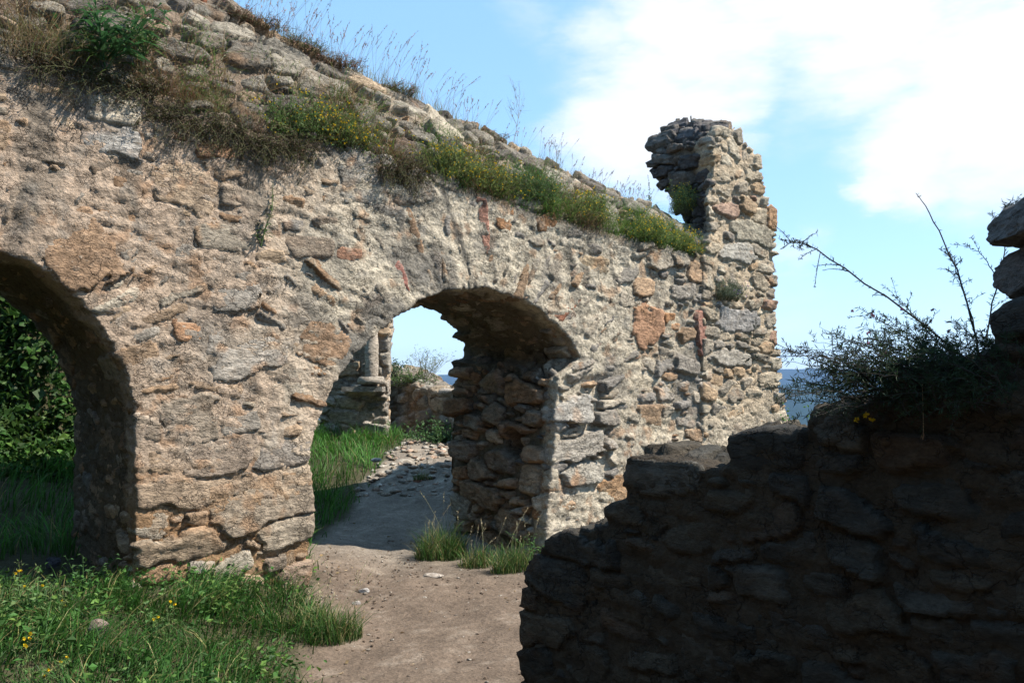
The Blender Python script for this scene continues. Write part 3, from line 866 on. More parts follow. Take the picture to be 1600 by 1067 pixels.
# ---- unseen walls added behind and left of the viewer to hold off sky light
def plain_wall(name, a, b, h, th, label, seed):
    a = np.array(a, float); b = np.array(b, float); d = b - a; ln = np.linalg.norm(d); d /= ln; nn_ = np.array([-d[1], d[0]])
    nu, nv = int(ln / .15), int(h / .15); U, Vv = np.meshgrid(np.linspace(0, ln, nu), np.linspace(-.5, 1, nv)); Vv = np.where(Vv > 0, Vv, Vv)
    topn = fbm(np.stack([U[0] * .6, 0 * U[0], 0 * U[0]], -1), 1, 4, seed)
    Zt = h * (1 + .22 * topn)[None] * np.clip(Vv, 0, 1) + np.where(Vv < 0, Vv, 0)
    sheets = []
    for off in (0, th):
        P = np.stack([a[0] + d[0] * U + nn_[0] * off, a[1] + d[1] * U + nn_[1] * off, Zt], -1).reshape(-1, 3)
        P[:, :2] += (fbm(P, 2.5, 4, seed + 2 + int(off > 0)) * .09)[:, None] * nn_; sheets.append(P)
    V = np.concatenate(sheets); id_ = np.arange(nu * nv).reshape(nv, nu); q = np.stack([id_[:-1, :-1], id_[:-1, 1:], id_[1:, 1:], id_[1:, :-1]], -1).reshape(-1, 4)
    m_ = nu * nv
    cap = np.stack([id_[-1, :-1], id_[-1, 1:], id_[-1, 1:] + m_, id_[-1, :-1] + m_], -1)
    e1 = np.stack([id_[:-1, 0], id_[1:, 0], id_[1:, 0] + m_, id_[:-1, 0] + m_], -1); e2 = np.stack([id_[:-1, -1], id_[1:, -1], id_[1:, -1] + m_, id_[:-1, -1] + m_], -1)
    c = np.tile((.2, .17, .13), (len(V), 1)) * (1 + .5 * fbm(V, 3, 4, seed + 9))[:, None]
    o = link(name, mesh_from(name, V, np.concatenate([q, q[:, ::-1] + m_, cap, e1, e2]), c, M_STONE)); tag(o, label, 'ruined wall')


plain_wall('added_shade_wall', (5.2, -2.6), (-6.4, -2.9), 5.2, .9, 'high unseen wall added behind the viewer to cut sky light', 201)
plain_wall('added_shade_wall', (-6.6, -2.6), (-6.0, 1.6), 4.2, .8, 'shorter unseen wall added on the left to cut sky light', 211)

# ---- loose rocks and blocks
def rock(center, size, seed, sub=4, squash=1.0, amp=.25, freq=1.6):
    import bmesh
    bm = bmesh.new(); bmesh.ops.create_icosphere(bm, subdivisions=sub, radius=1)
    V = np.array([v.co[:] for v in bm.verts]); F = np.array([[v.index for v in f.verts] for f in bm.faces]); bm.free()
    Rr = np.random.default_rng(seed)
    # cut by random planes for facets
    for _ in range(9):
        n = Rr.normal(size=3); n /= np.linalg.norm(n); h = Rr.uniform(.55, .85)
        d = V @ n - h; V = V - np.outer(np.clip(d, 0, None), n) * .95
    V = V * (1 + amp * .5 * fbm(V + seed, freq, 4, 3) + (.07 * fbm(V * [1, 1, 2.5] + seed, 5, 4, 13, .6) if sub > 3 else 0))[:, None]
    V = V * np.array(size)
    return V + np.asarray(center), F


def rock_thing(name, p, size, seed, label, cat, col, group=None, sub=3, rot=0.0):
    V, F = rock((0, 0, 0), size, seed, sub)
    c, s = math.cos(rot), math.sin(rot); V = V @ np.array([[c, s, 0], [-s, c, 0], [0, 0, 1]])
    b = fbm(V + np.asarray(p), 12, 3, seed)
    o = link(name, mesh_from(name, V, F, np.tile(col, (len(V), 1)) * (1 + .3 * b)[:, None], M_STONE), None, p)
    return tag(o, label, cat, group)


# dark blocks piled on the top of the near wall, at the frame's edge
for i, (px, py, w, h, lab) in enumerate([(1652, 352, 150, 62, 'dark rounded block topmost on the near wall, at the right edge'), (1658, 428, 150, 60, 'dark block under the topmost block of the near wall')]):
    t, z = fp(px, py, .25); p = FG0 + FGD * t + FGN * .25 + np.array([0, 0, z]); D = np.linalg.norm(p - EYE)
    rock_thing('loose_block', tuple(p), (w / 2 / FPX * D * 1.1, .24, h / 2 / FPX * D * 1.4), 50 + i, lab, 'block', (.12, .115, .11), 'loose blocks on the near wall', 5, math.atan2(FGD[1], FGD[0]))

# ------------------------------------------------------------------ ruins behind the arch
def px_at(px, py, D):
    return EYE + px_dir(px, py) * D


DP = 12.6
def far_colors(mc, sc_):
    def f(P, Nn, kind, R, seed):
        b = fbm(P, 3, 4, seed + 65)
        if kind == 'mortar': return np.tile(np.array(mc), (len(P), 1)) * (1 + .25 * b)[:, None]
        return pick(R, len(P), sc_, [1] * len(sc_)) * R.uniform(.8, 1.2, len(P))[:, None]
    return f


pier = empty('portal_pier', px_at(560, 695, DP), 'ruined stone pier with a rounded engaged column, seen through the arch', 'pier')
fr = [px_at(*p, DP) for p in [(495, 725), (500, 640), (512, 560), (520, 470), (545, 400), (604, 380), (610, 470), (606, 560), (604, 640), (600, 725)]]
bk = [np.array([p[0] - .15, p[1] + 1.1, p[2]]) for p in fr]
md = [np.array([p[0] - .03, p[1] + .4, p[2]]) for p in fr]
masonry(pier, [np.array(fr), np.array(md), np.array(bk)], .024, lambda P, Nn: np.full(len(P), .4), far_colors((.34, .29, .23), [(.36, .32, .26), (.42, .36, .29), (.30, .27, .23), (.40, .30, .2)]), (),
        ncand=3000, smin=.06, smax=.22, seed=4, limit=120)


def lathe(prof, c, seg=24):
    a = np.linspace(0, 2 * math.pi, seg, endpoint=False)
    V = np.array([[c[0] + r * math.cos(x), c[1] + r * math.sin(x), c[2] + h] for (r, h) in prof for x in a])
    m = len(prof); id_ = np.arange(m * seg).reshape(m, seg)
    F = np.stack([id_[:-1], np.roll(id_[:-1], -1, 1), np.roll(id_[1:], -1, 1), id_[1:]], -1).reshape(-1, 4)
    return V, F


# column standing on a moulded base
cb = px_at(580, 600, DP - .18); gr = DP / FPX
prof = [(.001, 0), (.20, 0), (.205, .05), (.19, .09), (.17, .11)]
V, F = lathe(prof, cb); part('column_base', V + .01 * noise(V, 9)[:, None], F, np.tile((.36, .31, .25), (len(V), 1)), M_STONE, pier)
hs_ = np.linspace(.11, 1.1, 40)
prof = [(.10 + (.012 if abs((h * 2.2) % 1 - .5) > .47 else 0), h) for h in hs_]
V, F = lathe(prof, cb); V = V + np.stack([noise(V, 7, 1), noise(V, 7, 2), 0 * V[:, 0]], -1) * .012
part('column_shaft', V, F, np.tile((.40, .34, .27), (len(V), 1)) * (1 + .3 * fbm(V, 5, 3, 8))[:, None], M_STONE, pier)
pl = px_at(556, 606, DP - .12)
fr = [px_at(*p, DP - .32) for p in [(533, 612), (534, 604), (597, 604), (597, 612)]]
V = np.array(fr + [p + np.array([0, .4, 0]) for p in fr]); F = [[0, 3, 2, 1], [4, 5, 6, 7], [0, 1, 5, 4], [1, 2, 6, 5], [2, 3, 7, 6], [3, 0, 4, 7]]
part('ledge_slab', V, np.array(F), np.tile((.33, .29, .24), (8, 1)), M_STONE, pier, smooth=False)

# low parapet running back
par = empty('parapet_wall', px_at(670, 690, 13), 'low rough stone parapet behind the arch, with a shrub growing over it', 'stone wall')
fr = [px_at(600, 700, 14.5), px_at(598, 572, 14.5), px_at(625, 584, 14.2), px_at(665, 603, 13.6), px_at(715, 612, 12.6), px_at(775, 622, 11.8), px_at(790, 730, 11.6), px_at(700, 745, 12.4), px_at(650, 720, 13.6)]
fr = np.array(fr)
a_ = px_at(600, 600, 14.5)[:2]; b_ = px_at(780, 600, 11.7)[:2]; dr = (b_ - a_) / np.linalg.norm(b_ - a_); nr = np.array([-dr[1], dr[0], 0]); nr = nr if nr[1] > 0 else -nr
for i in range(len(fr)):   # project on the parapet's vertical face
    s_ = (fr[i][:2] - a_) @ dr; fr[i][:2] = a_ + dr * s_
fr[0][2] = 0; fr[-1][2] = 0; fr[-2][2] = -.1; fr[-3][2] = -.1
masonry(par, [fr, fr + nr * .35 + np.array([0, 0, .01]), fr + nr * .7], .032, lambda P, Nn: np.full(len(P), .6), far_colors((.20, .17, .13), [(.27, .25, .21), (.33, .29, .24), (.22, .19, .15), (.30, .24, .17)]), (),
        ncand=3000, smin=.05, smax=.2, seed=5, limit=120)

# ------------------------------------------------------------------ vegetation builders
class Geo:
    def __init__(s): s.V = []; s.T = []; s.Q = []; s.C = []; s.n = 0
    def add(s, V, T=None, Q=None, C=None):
        V = np.asarray(V, float); s.V.append(V)
        if T is not None and len(T): s.T.append(np.asarray(T) + s.n)
        if Q is not None and len(Q): s.Q.append(np.asarray(Q) + s.n)
        C = np.asarray(C, float); s.C.append(C if C.ndim == 2 else np.tile(C, (len(V), 1))); s.n += len(V)
    def part(s, name, mat, root, smooth=False):
        if not s.n: return None
        F = [np.concatenate(x) for x in (s.T, s.Q) if x]
        return part(name, np.concatenate(s.V), F, np.concatenate(s.C), mat, root, smooth)
    def obj(s, name, mat):
        F = [np.concatenate(x) for x in (s.T, s.Q) if x]
        V = np.concatenate(s.V); c = V.mean(0); c[2] = V[:, 2].min()
        return link(name, mesh_from(name, V - c, F, np.concatenate(s.C), mat, False), None, c)


def blades(G, B, H, Wd, D, bend, C, droop=1.0):
    """B (n,3) bases, H heights, Wd widths, D (n,2) lean directions, bend amount; 3 segment tapered blades"""
    n = len(B); B = np.asarray(B, float)
    side = np.stack([-D[:, 1], D[:, 0], 0 * D[:, 0]], -1)
    ra = rng.uniform(0, math.pi, n); side = side * np.cos(ra)[:, None] + np.stack([D[:, 0], D[:, 1], 0 * D[:, 0]], -1) * np.sin(ra)[:, None] * .6
    side /= np.linalg.norm(side, axis=1)[:, None] + 1e-9
    rows = []
    for f, wf in ((0, 1), (.4, .85), (.75, .55), (1, 0)):
        c = B + np.stack([D[:, 0] * bend * H * f ** 1.8, D[:, 1] * bend * H * f ** 1.8, H * (f - droop * .35 * bend * f ** 3)], -1)
        if wf: rows += [c - side * (Wd * wf / 2)[:, None], c + side * (Wd * wf / 2)[:, None]]
        else: rows.append(c)
    V = np.stack(rows, 1).reshape(-1, 3)
    o = (np.arange(n) * 7)[:, None]
    Q = np.concatenate([o + [0, 1, 3, 2], o + [2, 3, 5, 4]]); T = o + [4, 5, 6]
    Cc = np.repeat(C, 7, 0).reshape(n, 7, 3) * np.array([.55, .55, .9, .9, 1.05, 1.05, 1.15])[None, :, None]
    G.add(V, T, Q, Cc.reshape(-1, 3))


def tube(G, P, r0, r1, C, k=4):
    P = np.asarray(P, float); m = len(P)
    T = np.gradient(P, axis=0); T /= np.linalg.norm(T, axis=1)[:, None] + 1e-9
    ref = np.where(np.abs(T[:, 2:3]) > .9, [[1, 0, 0]], [[0, 0, 1]])
    u = np.cross(T, ref); u /= np.linalg.norm(u, axis=1)[:, None] + 1e-9; v = np.cross(T, u)
    r = np.linspace(r0, r1, m)[:, None, None]; a = np.arange(k) * 2 * math.pi / k
    V = P[:, None] + r * (u[:, None] * np.cos(a)[None, :, None] + v[:, None] * np.sin(a)[None, :, None])
    id_ = np.arange(m * k).reshape(m, k)
    Q = np.stack([id_[:-1], np.roll(id_[:-1], -1, 1), np.roll(id_[1:], -1, 1), id_[1:]], -1).reshape(-1, 4)
    G.add(V.reshape(-1, 3), None, Q, C)


def leaves(G, P, Dr, Ln, Wd, C, fold=.25):
    """P bases, Dr directions (n,3), lens, widths: four point folded leaf (2 tris x2)"""
    n = len(P); Dr = Dr / (np.linalg.norm(Dr, axis=1)[:, None] + 1e-9)
    rr = rng.normal(size=(n, 3)); sd = np.cross(Dr, rr); sd /= np.linalg.norm(sd, axis=1)[:, None] + 1e-9
    nn = np.cross(sd, Dr)
    a = P; m = P + Dr * (Ln * .45)[:, None]; e = P + Dr * Ln[:, None] - nn * (Ln * .12)[:, None]
    l = m + sd * (Wd / 2)[:, None] + nn * (Wd * fold)[:, None]; r = m - sd * (Wd / 2)[:, None] + nn * (Wd * fold)[:, None]
    V = np.stack([a, l, e, r], 1).reshape(-1, 3); o = (np.arange(n) * 4)[:, None]
    G.add(V, np.concatenate([o + [0, 1, 2], o + [0, 2, 3]]), None, np.repeat(C, 4, 0))


def cvar(base, n, amt=.25, alt=None, pa=0.0):
    C = np.tile(np.array(base, float), (n, 1))
    if alt is not None:
        m = rng.random(n) < pa; C[m] = alt
    return C * (1 + rng.uniform(-amt, amt, (n, 1))) * (1 + rng.uniform(-.08, .08, (n, 3)))


def rdir(n):
    a = rng.uniform(0, 2 * math.pi, n); return np.stack([np.cos(a), np.sin(a)], -1)


# ---- grasses on the ground (stuff)
def in_wall(x, y):
    dx, dy = x - P0[0], y - P0[1]
    t = dx * DW[0] + dy * DW[1]; w = dx * NW[0] + dy * NW[1]
    solid = (w > -.02) & (w < 1.65) & (((t > -1.2) & (t < -.02)) | ((t > 2.55) & (t < 5.7)) | (t < -3.5))
    f = np.stack([x, y], -1) - FG0[:2]
    s = f @ FGD[:2]; q = f @ FGN[:2]
    return solid | ((s > -.05) & (q > -.03) & (q < .6))


def grass_field(name, n, xr, yr, dens, hr, col, alt, pa, wd=.006, bend=.6, cond=None):
    x = rng.uniform(*xr, n); y = rng.uniform(*yr, n)
    d = dens(x, y)
    if cond is not None: d = d * cond(x, y)
    P = np.stack([x, y, 0 * x], -1)
    cl = fbm(P, 3.0, 3, 91)
    k = (rng.random(n) < d * (.65 + 1.2 * cl).clip(.1, 1.2)) & ~in_wall(x, y)
    x, y, cl = x[k], y[k], cl[k]
    m = len(x)
    H = rng.uniform(*hr, m) * (1 + .8 * cl) * (.45 + .55 * np.clip(d[k], 0, 1))
    th = fbm(np.stack([x, y, 0 * x], -1), 1.2, 2, 95) * 6
    D = np.stack([np.cos(th), np.sin(th)], -1) * .7 + rdir(m) * .7; D /= np.linalg.norm(D, axis=1)[:, None]
    G = Geo()
    C = cvar(col, m, .35, alt, pa) * (1 + .5 * cl)[:, None].clip(.5, 1.6)
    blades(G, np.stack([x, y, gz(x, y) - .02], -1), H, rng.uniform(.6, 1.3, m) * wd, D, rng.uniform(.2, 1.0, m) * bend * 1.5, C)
    o = G.obj(name, M_LEAF); tag(o, kind='stuff')
    return o


GREEN = (.030, .092, .014); YEL = (.22, .20, .08)


def dens_left(x, y):
    return S(-(path_d(x, y)) / .25 + .15)


def wcoord(x, y):
    dx, dy = x - P0[0], y - P0[1]
    return dx * DW[0] + dy * DW[1], dx * NW[0] + dy * NW[1]


o = grass_field('grass', 66000, (-4.2, .3), (3.0, 7.4), dens_left, (.10, .26), GREEN, YEL, .13, .0065, .75, lambda x, y: (x < 0) & (wcoord(x, y)[1] < .3))
tag(o, 'lush grass in front of the left pier, mixed with dry stalks', 'grass')
o = grass_field('grass', 34000, (-7.5, -1.0), (6.2, 13.2), dens_left, (.14, .34), (.055, .16, .022), YEL, .06, .010, .6, lambda x, y: (wcoord(x, y)[1] > .25))
tag(o, 'tall green grass behind the arcade on the left bank', 'grass')
o = grass_field('grass', 7000, (-1.6, 1.6), (8.5, 15), lambda x, y: S(-(path_d(x, y)) / .2), (.08, .2), (.06, .14, .03), YEL, .12, .01, .6, lambda x, y: wcoord(x, y)[1] > 1.6)
tag(o, 'sparse grass at the foot of the parapet wall', 'grass')


o = grass_field('grass', 9000, (1.6, 9.5), (3.5, 15), lambda x, y: .8 + 0 * x, (.08, .25), (.05, .12, .025), YEL, .2, .011, .7, lambda x, y: (x > 1.5) & (path_d(x, y) < -.1))
tag(o, 'rough grass on the ground right of the arcade, beyond the near wall', 'grass')
def ledge_cover():
    n = 15000; t = rng.uniform(-2.4, 4.75, n); w = rng.uniform(-.01, .20, n) ** 1.0
    Lc_t = np.array([c_[0] for c_ in crest][::-1]); Lc_z = np.array([c_[1] for c_ in crest][::-1])
    lz = np.interp(t, L_t, L_z); cz = np.interp(t, Lc_t, Lc_z)
    z = lz + w / .22 * .65 * (cz - lz)
    T3 = np.stack([t, 0 * t, 0 * t], -1)
    dn = fbm(T3, 2.0, 3, 151); k = rng.random(n) < (.55 + 1.6 * dn) * (1 - w * 3.2)
    t, w, z = t[k], w[k], z[k]; m = len(t)
    B = P0[None] + np.outer(t, DW) + np.outer(w, NW); B[:, 2] = z - .02
    dry = (fbm(T3[k], 1.6, 2, 155) + .35 * (1.5 - t) / 3 + rng.normal(0, .18, m)) > .12
    C = cvar((.10, .19, .04), m, .35, (.16, .22, .06), .3); C[dry] = cvar((.25, .18, .095), int(dry.sum()), .35, (.18, .11, .06), .4)
    D = rdir(m) * .6 - NW[None, :2] * .7; D /= np.linalg.norm(D, axis=1)[:, None]
    G = Geo(); blades(G, B, rng.uniform(.05, .2, m) * (1 + .8 * dn[k]), rng.uniform(.002, .005, m), D, rng.uniform(.4, 2.2, m), C)
    kk = 9000; j = rng.integers(0, m, kk)
    leaves(G, B[j] + rng.normal(0, .03, (kk, 3)) + np.array([0, 0, .035]) - NW * .02, rng.normal(0, 1, (kk, 3)), rng.uniform(.012, .03, kk), rng.uniform(.005, .012, kk), C[j] * .9)
    o = G.obj('ledge_grass', M_LEAF); tag(o, 'low mixed green and dry grass and stems matted along the whole ledge', 'grass', kind='stuff')


ledge_cover()


def ground_leaves():
    n = 26000; x = rng.uniform(-4.2, .1, n); y = rng.uniform(3, 7.2, n); P = np.stack([x, y, 0 * x], -1)
    k = (rng.random(n) < dens_left(x, y) * (.35 + 1.6 * fbm(P, 1.7, 3, 161)).clip(0, 1)) & ~in_wall(x, y) & (wcoord(x, y)[1] < .3)
    x, y = x[k], y[k]; m = len(x); hgt = rng.uniform(.02, .17, m); G = Geo()
    a = rng.uniform(0, 6.28, m); L_ = rng.uniform(.018, .05, m)
    leaves(G, np.stack([x, y, gz(x, y) + hgt], -1), np.stack([np.cos(a), np.sin(a), rng.uniform(-.1, .7, m)], -1), L_, L_ * rng.uniform(.4, .75, m), cvar((.045, .115, .022), m, .4, (.10, .18, .035), .25), .15)
    o = G.obj('ground_weeds', M_LEAF); tag(o, 'small leafy weeds growing through the grass before the left pier', 'weeds', kind='stuff')
    # dead bits lying on the path
    n = 1500; x = rng.uniform(-1.8, 1.4, n); y = rng.uniform(3.3, 9, n); k = (path_d(x, y) > .0) & (rng.random(n) < 1.1 - 2 * path_d(x, y).clip(0, .5)); x, y = x[k], y[k]; m = len(x)
    G = Geo(); a = rng.uniform(0, 6.28, m); L_ = rng.uniform(.01, .05, m)
    leaves(G, np.stack([x, y, gz(x, y) + .012], -1), np.stack([np.cos(a), np.sin(a), rng.normal(0, .12, m)], -1), L_, L_ * rng.uniform(.08, .5, m), cvar((.16, .11, .06), m, .4, (.26, .2, .12), .3), .1)
    o = G.obj('leaf_litter', M_STEM); tag(o, 'dry leaf and straw litter scattered along the edges of the path', 'litter', kind='stuff')


ground_leaves()
# ---- tufts
def tuft(name, p, n, h, spread, col, alt, pa, label, cat, group, wd=.004, bend=.7, lean=None, seeds=0, seedcol=(.35, .25, .16), stalk=.9, mat=None, nwid=1.0):
    root = empty(name, tuple(p), label, cat, group)
    G = Geo(); m = n
    a = rng.uniform(0, 2 * math.pi, m); r = np.sqrt(rng.random(m)) * spread
    off = np.outer(r * np.cos(a), DW) + np.outer(r * np.sin(a) * .5, NW)
    B = np.asarray(p) + off; B[:, 2] -= .01
    D = rdir(m)
    if lean is not None: D = D * .6 + np.array(lean)[:2] * .8; D /= np.linalg.norm(D, axis=1)[:, None]
    blades(G, B, h * rng.uniform(.3, 1.0, m) * (1.1 - .55 * (r / spread) ** 2), rng.uniform(.6, 1.3, m) * wd, D, rng.uniform(.15, 1.1, m) * bend, cvar(col, m, .3, alt, pa))
    G.part('blades', M_LEAF, root)
    if seeds:
        G2 = Geo()
        for _ in range(seeds):
            b = np.asarray(p) + (rng.random() - .5) * 1.6 * spread * DW + (rng.random() - .5) * spread * .6 * NW
            d = np.array([rng.normal(.15, .25), rng.normal(0, .2), 1.0]); hh = h * rng.uniform(.9, 1.8) * stalk
            f = np.linspace(0, 1, 6)[:, None]
            cur = np.array([rng.normal(.1, .15), rng.normal(0, .1), -.05])
            P = b + d * hh * f + cur * hh * f ** 2
            tube(G2, P, .0012 * nwid, .0006 * nwid, cvar(seedcol, 1, .2)[0] * .9, 3)
            k = 12; ff = rng.uniform(.78, 1.0, k)[:, None]
            Pp = b + d * hh * ff + cur * hh * ff ** 2
            leaves(G2, Pp, np.tile(d, (k, 1)) + rng.normal(0, .35, (k, 3)), rng.uniform(.010, .022, k), np.full(k, .005), cvar(seedcol, k, .3))
        G2.part('seed_heads', M_STEM, root)
    return root


def flower_clump(name, p, w, h, n, label, cat, group, col=(.10, .15, .045), alt=(.16, .2, .07), fl=60, flcol=(.75, .50, .02), down=.3, leafl=.02, fsize=.009):
    """bushy small-leaved plant: stems, fine leaves, flowers; w, h in metres"""
    root = empty(name, tuple(p), label, cat, group)
    Gs, Gl, Gf = Geo(), Geo(), Geo()
    p = np.asarray(p)
    for i in range(n):
        a = rng.uniform(0, 2 * math.pi); r = rng.random() ** .5
        b = p + DW * math.cos(a) * r * w * .45 + NW * math.sin(a) * r * .08
        tip = b + DW * rng.normal(0, w * .16) + NW * rng.normal(-.06, .06) + np.array([0, 0, h * rng.uniform(.35, 1.1) - down * h * rng.random()])
        f = np.linspace(0, 1, 5)[:, None]
        P = b * (1 - f) + tip * f + np.array([0, 0, 1]) * (np.sin(f * math.pi) * h * .15) + NW * -1 * (np.sin(f * math.pi) * .03)
        tube(Gs, P, .0018, .0008, (.10, .10, .05), 3)
        k = 16; q = rng.uniform(.15, 1, k); PP = np.stack([np.interp(q, f[:, 0], P[:, c]) for c in range(3)], -1) + rng.normal(0, .008, (k, 3))
        leaves(Gl, PP, rng.normal(0, 1, (k, 3)) + (tip - b) * 3, rng.uniform(.6, 1.4, k) * leafl, np.full(k, leafl * .28), cvar(col, k, .35, alt, .3))
        if i < fl:
            k = rng.integers(1, 4); PP = np.tile(tip, (k, 1)) + rng.normal(0, .014, (k, 3))
            for pp in PP:
                m = 5; aa = np.arange(m) * 2 * math.pi / m
                dd = np.stack([np.cos(aa), -np.ones(m) * .3, np.sin(aa)], -1)
                leaves(Gf, np.tile(pp, (m, 1)), dd, np.full(m, fsize * .8), np.full(m, fsize * .8), cvar(flcol, m, .15), .1)
    Gs.part('stems', M_STEM, root); Gl.part('foliage', M_LEAF, root)
    if Gf.n: tag(Gf.part('flowers', M_PETAL, root), kind='stuff')
    return root


def lp(px, py, off=.1):
    return aw(px, py, off)


DRY = (.30, .23, .13); DRYB = (.24, .13, .075); PALE = (.42, .36, .22)
# ledge plants, left to right
G_L = 'dry grass tufts along the ledge'
for (px, py, n, h, sp, col, lab, seeds, bd) in [
    (40, 100, 420, .26, .22, DRY, 'straw-coloured grass tuft at the far left end of the ledge', 22, .9),
    (120, 108, 300, .22, .14, (.28, .25, .12), 'dry grass tuft just under the broad-leaved weed', 7, 1.2),
    (262, 165, 420, .2, .15, DRYB, 'reddish-brown grass tuft right of the broad-leaved weed', 3, 1.0),
    (322, 190, 360, .19, .13, (.24, .19, .1), 'mixed brown and green grass tuft on the upper ledge', 2, 1.0),
    (385, 215, 360, .18, .13, DRYB, 'brown dead grass hanging by the first yellow flowers', 3, 1.0),
    (610, 262, 380, .17, .12, DRYB, 'brown grass tuft right of the big grey block', 2, .9),
    (900, 358, 320, .19, .09, (.34, .30, .17), 'pale grass tuft with its roots hanging over the arch', 3, 1.3),
]:
    tuft('grass_tuft', lp(px, py, .10), int(n * 1.6), h * 1.55, sp * 1.6, col, (.12, .16, .05), .28, lab, 'grass tuft', G_L, .0035, bd, lean=-NW, seeds=seeds, seedcol=PALE)
for (px, py, n, h, lab) in [(960, 372, 420, .2, 'bright green grass tuft on the ledge above the orange block'), (985, 385, 300, .16, 'small bright green grass tuft beside the stump end of the ledge'),
                            (870, 340, 260, .15, 'fresh grass tuft above the crown of the arch')]:
    tuft('grass_tuft', lp(px, py, .12), int(n * 1.5), h * 1.4, .2, (.16, .24, .05), YEL, .15, lab, 'grass tuft', 'green grass tufts along the ledge', .0035, .9, lean=-NW, seeds=2, seedcol=PALE)
G_Y = 'yellow-flowered plants on the ledge'
for (px, py, w, h, n, fl, col, lab) in [
    (465, 232, .5, .25, 210, 90, (.09, .15, .04), 'green bushy plant with orange-yellow flowers, leftmost flowering one on the ledge'),
    (530, 245, .42, .22, 170, 120, (.10, .13, .04), 'low flowering plant left of the big grey block'),
    (700, 290, .5, .22, 230, 150, (.13, .16, .045), 'thickly flowering yellow plant over the dark cracked blocks'),
    (765, 315, .42, .2, 190, 120, (.12, .16, .04), 'spreading yellow-flowered plant above the crown of the arch'),
    (830, 330, .5, .25, 230, 40, (.06, .12, .035), 'dark green bushy plant with few flowers, midway along the ledge'),
    (915, 352, .4, .2, 170, 90, (.12, .17, .045), 'yellow-flowered plant behind the pale hanging grass'),
    (1005, 385, .45, .2, 190, 130, (.13, .18, .05), 'yellow-flowered plant near the right end of the ledge'),
    (1060, 400, .35, .17, 140, 100, (.14, .18, .05), 'yellow-flowered plant at the foot of the stump'),
    (1062, 335, .3, .22, 90, 50, (.15, .2, .06), 'small yellow-flowered plant tucked behind the stump corner'),
]:
    flower_clump('flowering_plant', lp(px, py, .08 if px != 1062 else .4), w * 1.35, h * 1.6, int(n * 1.7), lab, 'plant', G_Y, col=np.array(col) * 1.35, fl=int(fl * 1.3), leafl=.024)
for (px, py, off, n, h, col, lab) in [(205, 45, .25, 260, .26, DRY, 'straw grass tuft on the rubble slope near the top left'), (330, 110, .3, 240, .22, DRY, 'straw grass tuft among the upper rubble blocks'), (440, 150, .25, 240, .2, (.26, .25, .12), 'thin pale grass tuft above the leftmost flowering plant'),
                              (545, 205, .25, 220, .2, (.2, .2, .09), 'thin green grass tuft on the rubble above the grey block'), (690, 235, .3, 220, .2, (.24, .22, .1), 'thin grass tuft below the cream block'), (740, 268, .2, 200, .18, (.15, .2, .07), 'green grass tuft on the rubble above the arch'),
                              (270, 30, .4, 220, .24, DRY, 'straw grass tuft high on the rubble, near the upper edge')]:
    tuft('grass_tuft', lp(px, py, off), n, h, .22, col, (.13, .17, .06), .3, lab, 'grass tuft', 'thin grass tufts on the rubble slope', .0032, .8, lean=-NW, seeds=6, seedcol=PALE)
# brown/dark trailing root mats under the tufts
for (px, py, w, lab) in [(150, 130, .6, 'dark trailing mat of stems under the broad-leaved weed'), (300, 200, .55, 'dark trailing mat of dead stems on the upper ledge'), (420, 235, .5, 'dark trailing stems under the leftmost flowering plant'), (620, 275, .35, 'reddish trailing stems by the big grey block')]:
    flower_clump('trailing_plant', lp(px, py, .04), w * 1.5, .2, 330, lab, 'plant', 'trailing stems under the ledge', col=(.09, .065, .04), alt=(.10, .11, .04), fl=0, down=1.6, leafl=.022)


def leafy(name, p, n, ln, wdt, h, col, label, cat, spread=.15, group=None, up=.6, stems=7):
    root = empty(name, tuple(p), label, cat, group); Gs, Gl = Geo(), Geo(); p = np.asarray(p, float)
    for i in range(stems):
        d = np.array([rng.normal(0, spread), rng.normal(-.3 * spread, spread * .5), h * rng.uniform(.6, 1.1)])
        f = np.linspace(0, 1, 6)[:, None]; P = p + d * f + np.array([d[0] * .4, 0, -h * .12]) * f ** 2
        tube(Gs, P, .004, .0015, np.array(col) * .8, 4)
        k = n; q = np.linspace(.12, 1, k); PP = np.stack([np.interp(q, f[:, 0], P[:, c]) for c in range(3)], -1)
        a = np.arange(k) * 2.4 + rng.random() * 6
        dd = np.stack([np.cos(a), np.sin(a) * .8, np.full(k, up) * rng.uniform(.3, 1.3, k)], -1)
        dd = dd / np.linalg.norm(dd, axis=1)[:, None]
        L0 = ln * (1.15 - .7 * q) * rng.uniform(.8, 1.2, k)
        # two-segment arching leaves
        C = cvar(col, k, .25)
        sd = np.stack([-np.sin(a), np.cos(a), 0 * a], -1)
        m = PP + dd * (L0 * .5)[:, None]; e = m + (dd * [1, 1, .2]) * (L0 * .5)[:, None] - np.array([0, 0, 1]) * (L0 * .22)[:, None]
        w1 = (L0 * wdt)[:, None]
        V = np.stack([PP, m + sd * w1 / 2, m - np.array([0, 0, 1]) * w1 * .15, m - sd * w1 / 2, e], 1).reshape(-1, 3)
        o = (np.arange(k) * 5)[:, None]
        Gl.add(V, np.concatenate([o + [0, 1, 2], o + [0, 2, 3], o + [1, 4, 2], o + [2, 4, 3]]), None, np.repeat(C, 5, 0))
    Gs.part('stems', M_STEM, root); Gl.part('foliage', M_LEAF, root)
    return root


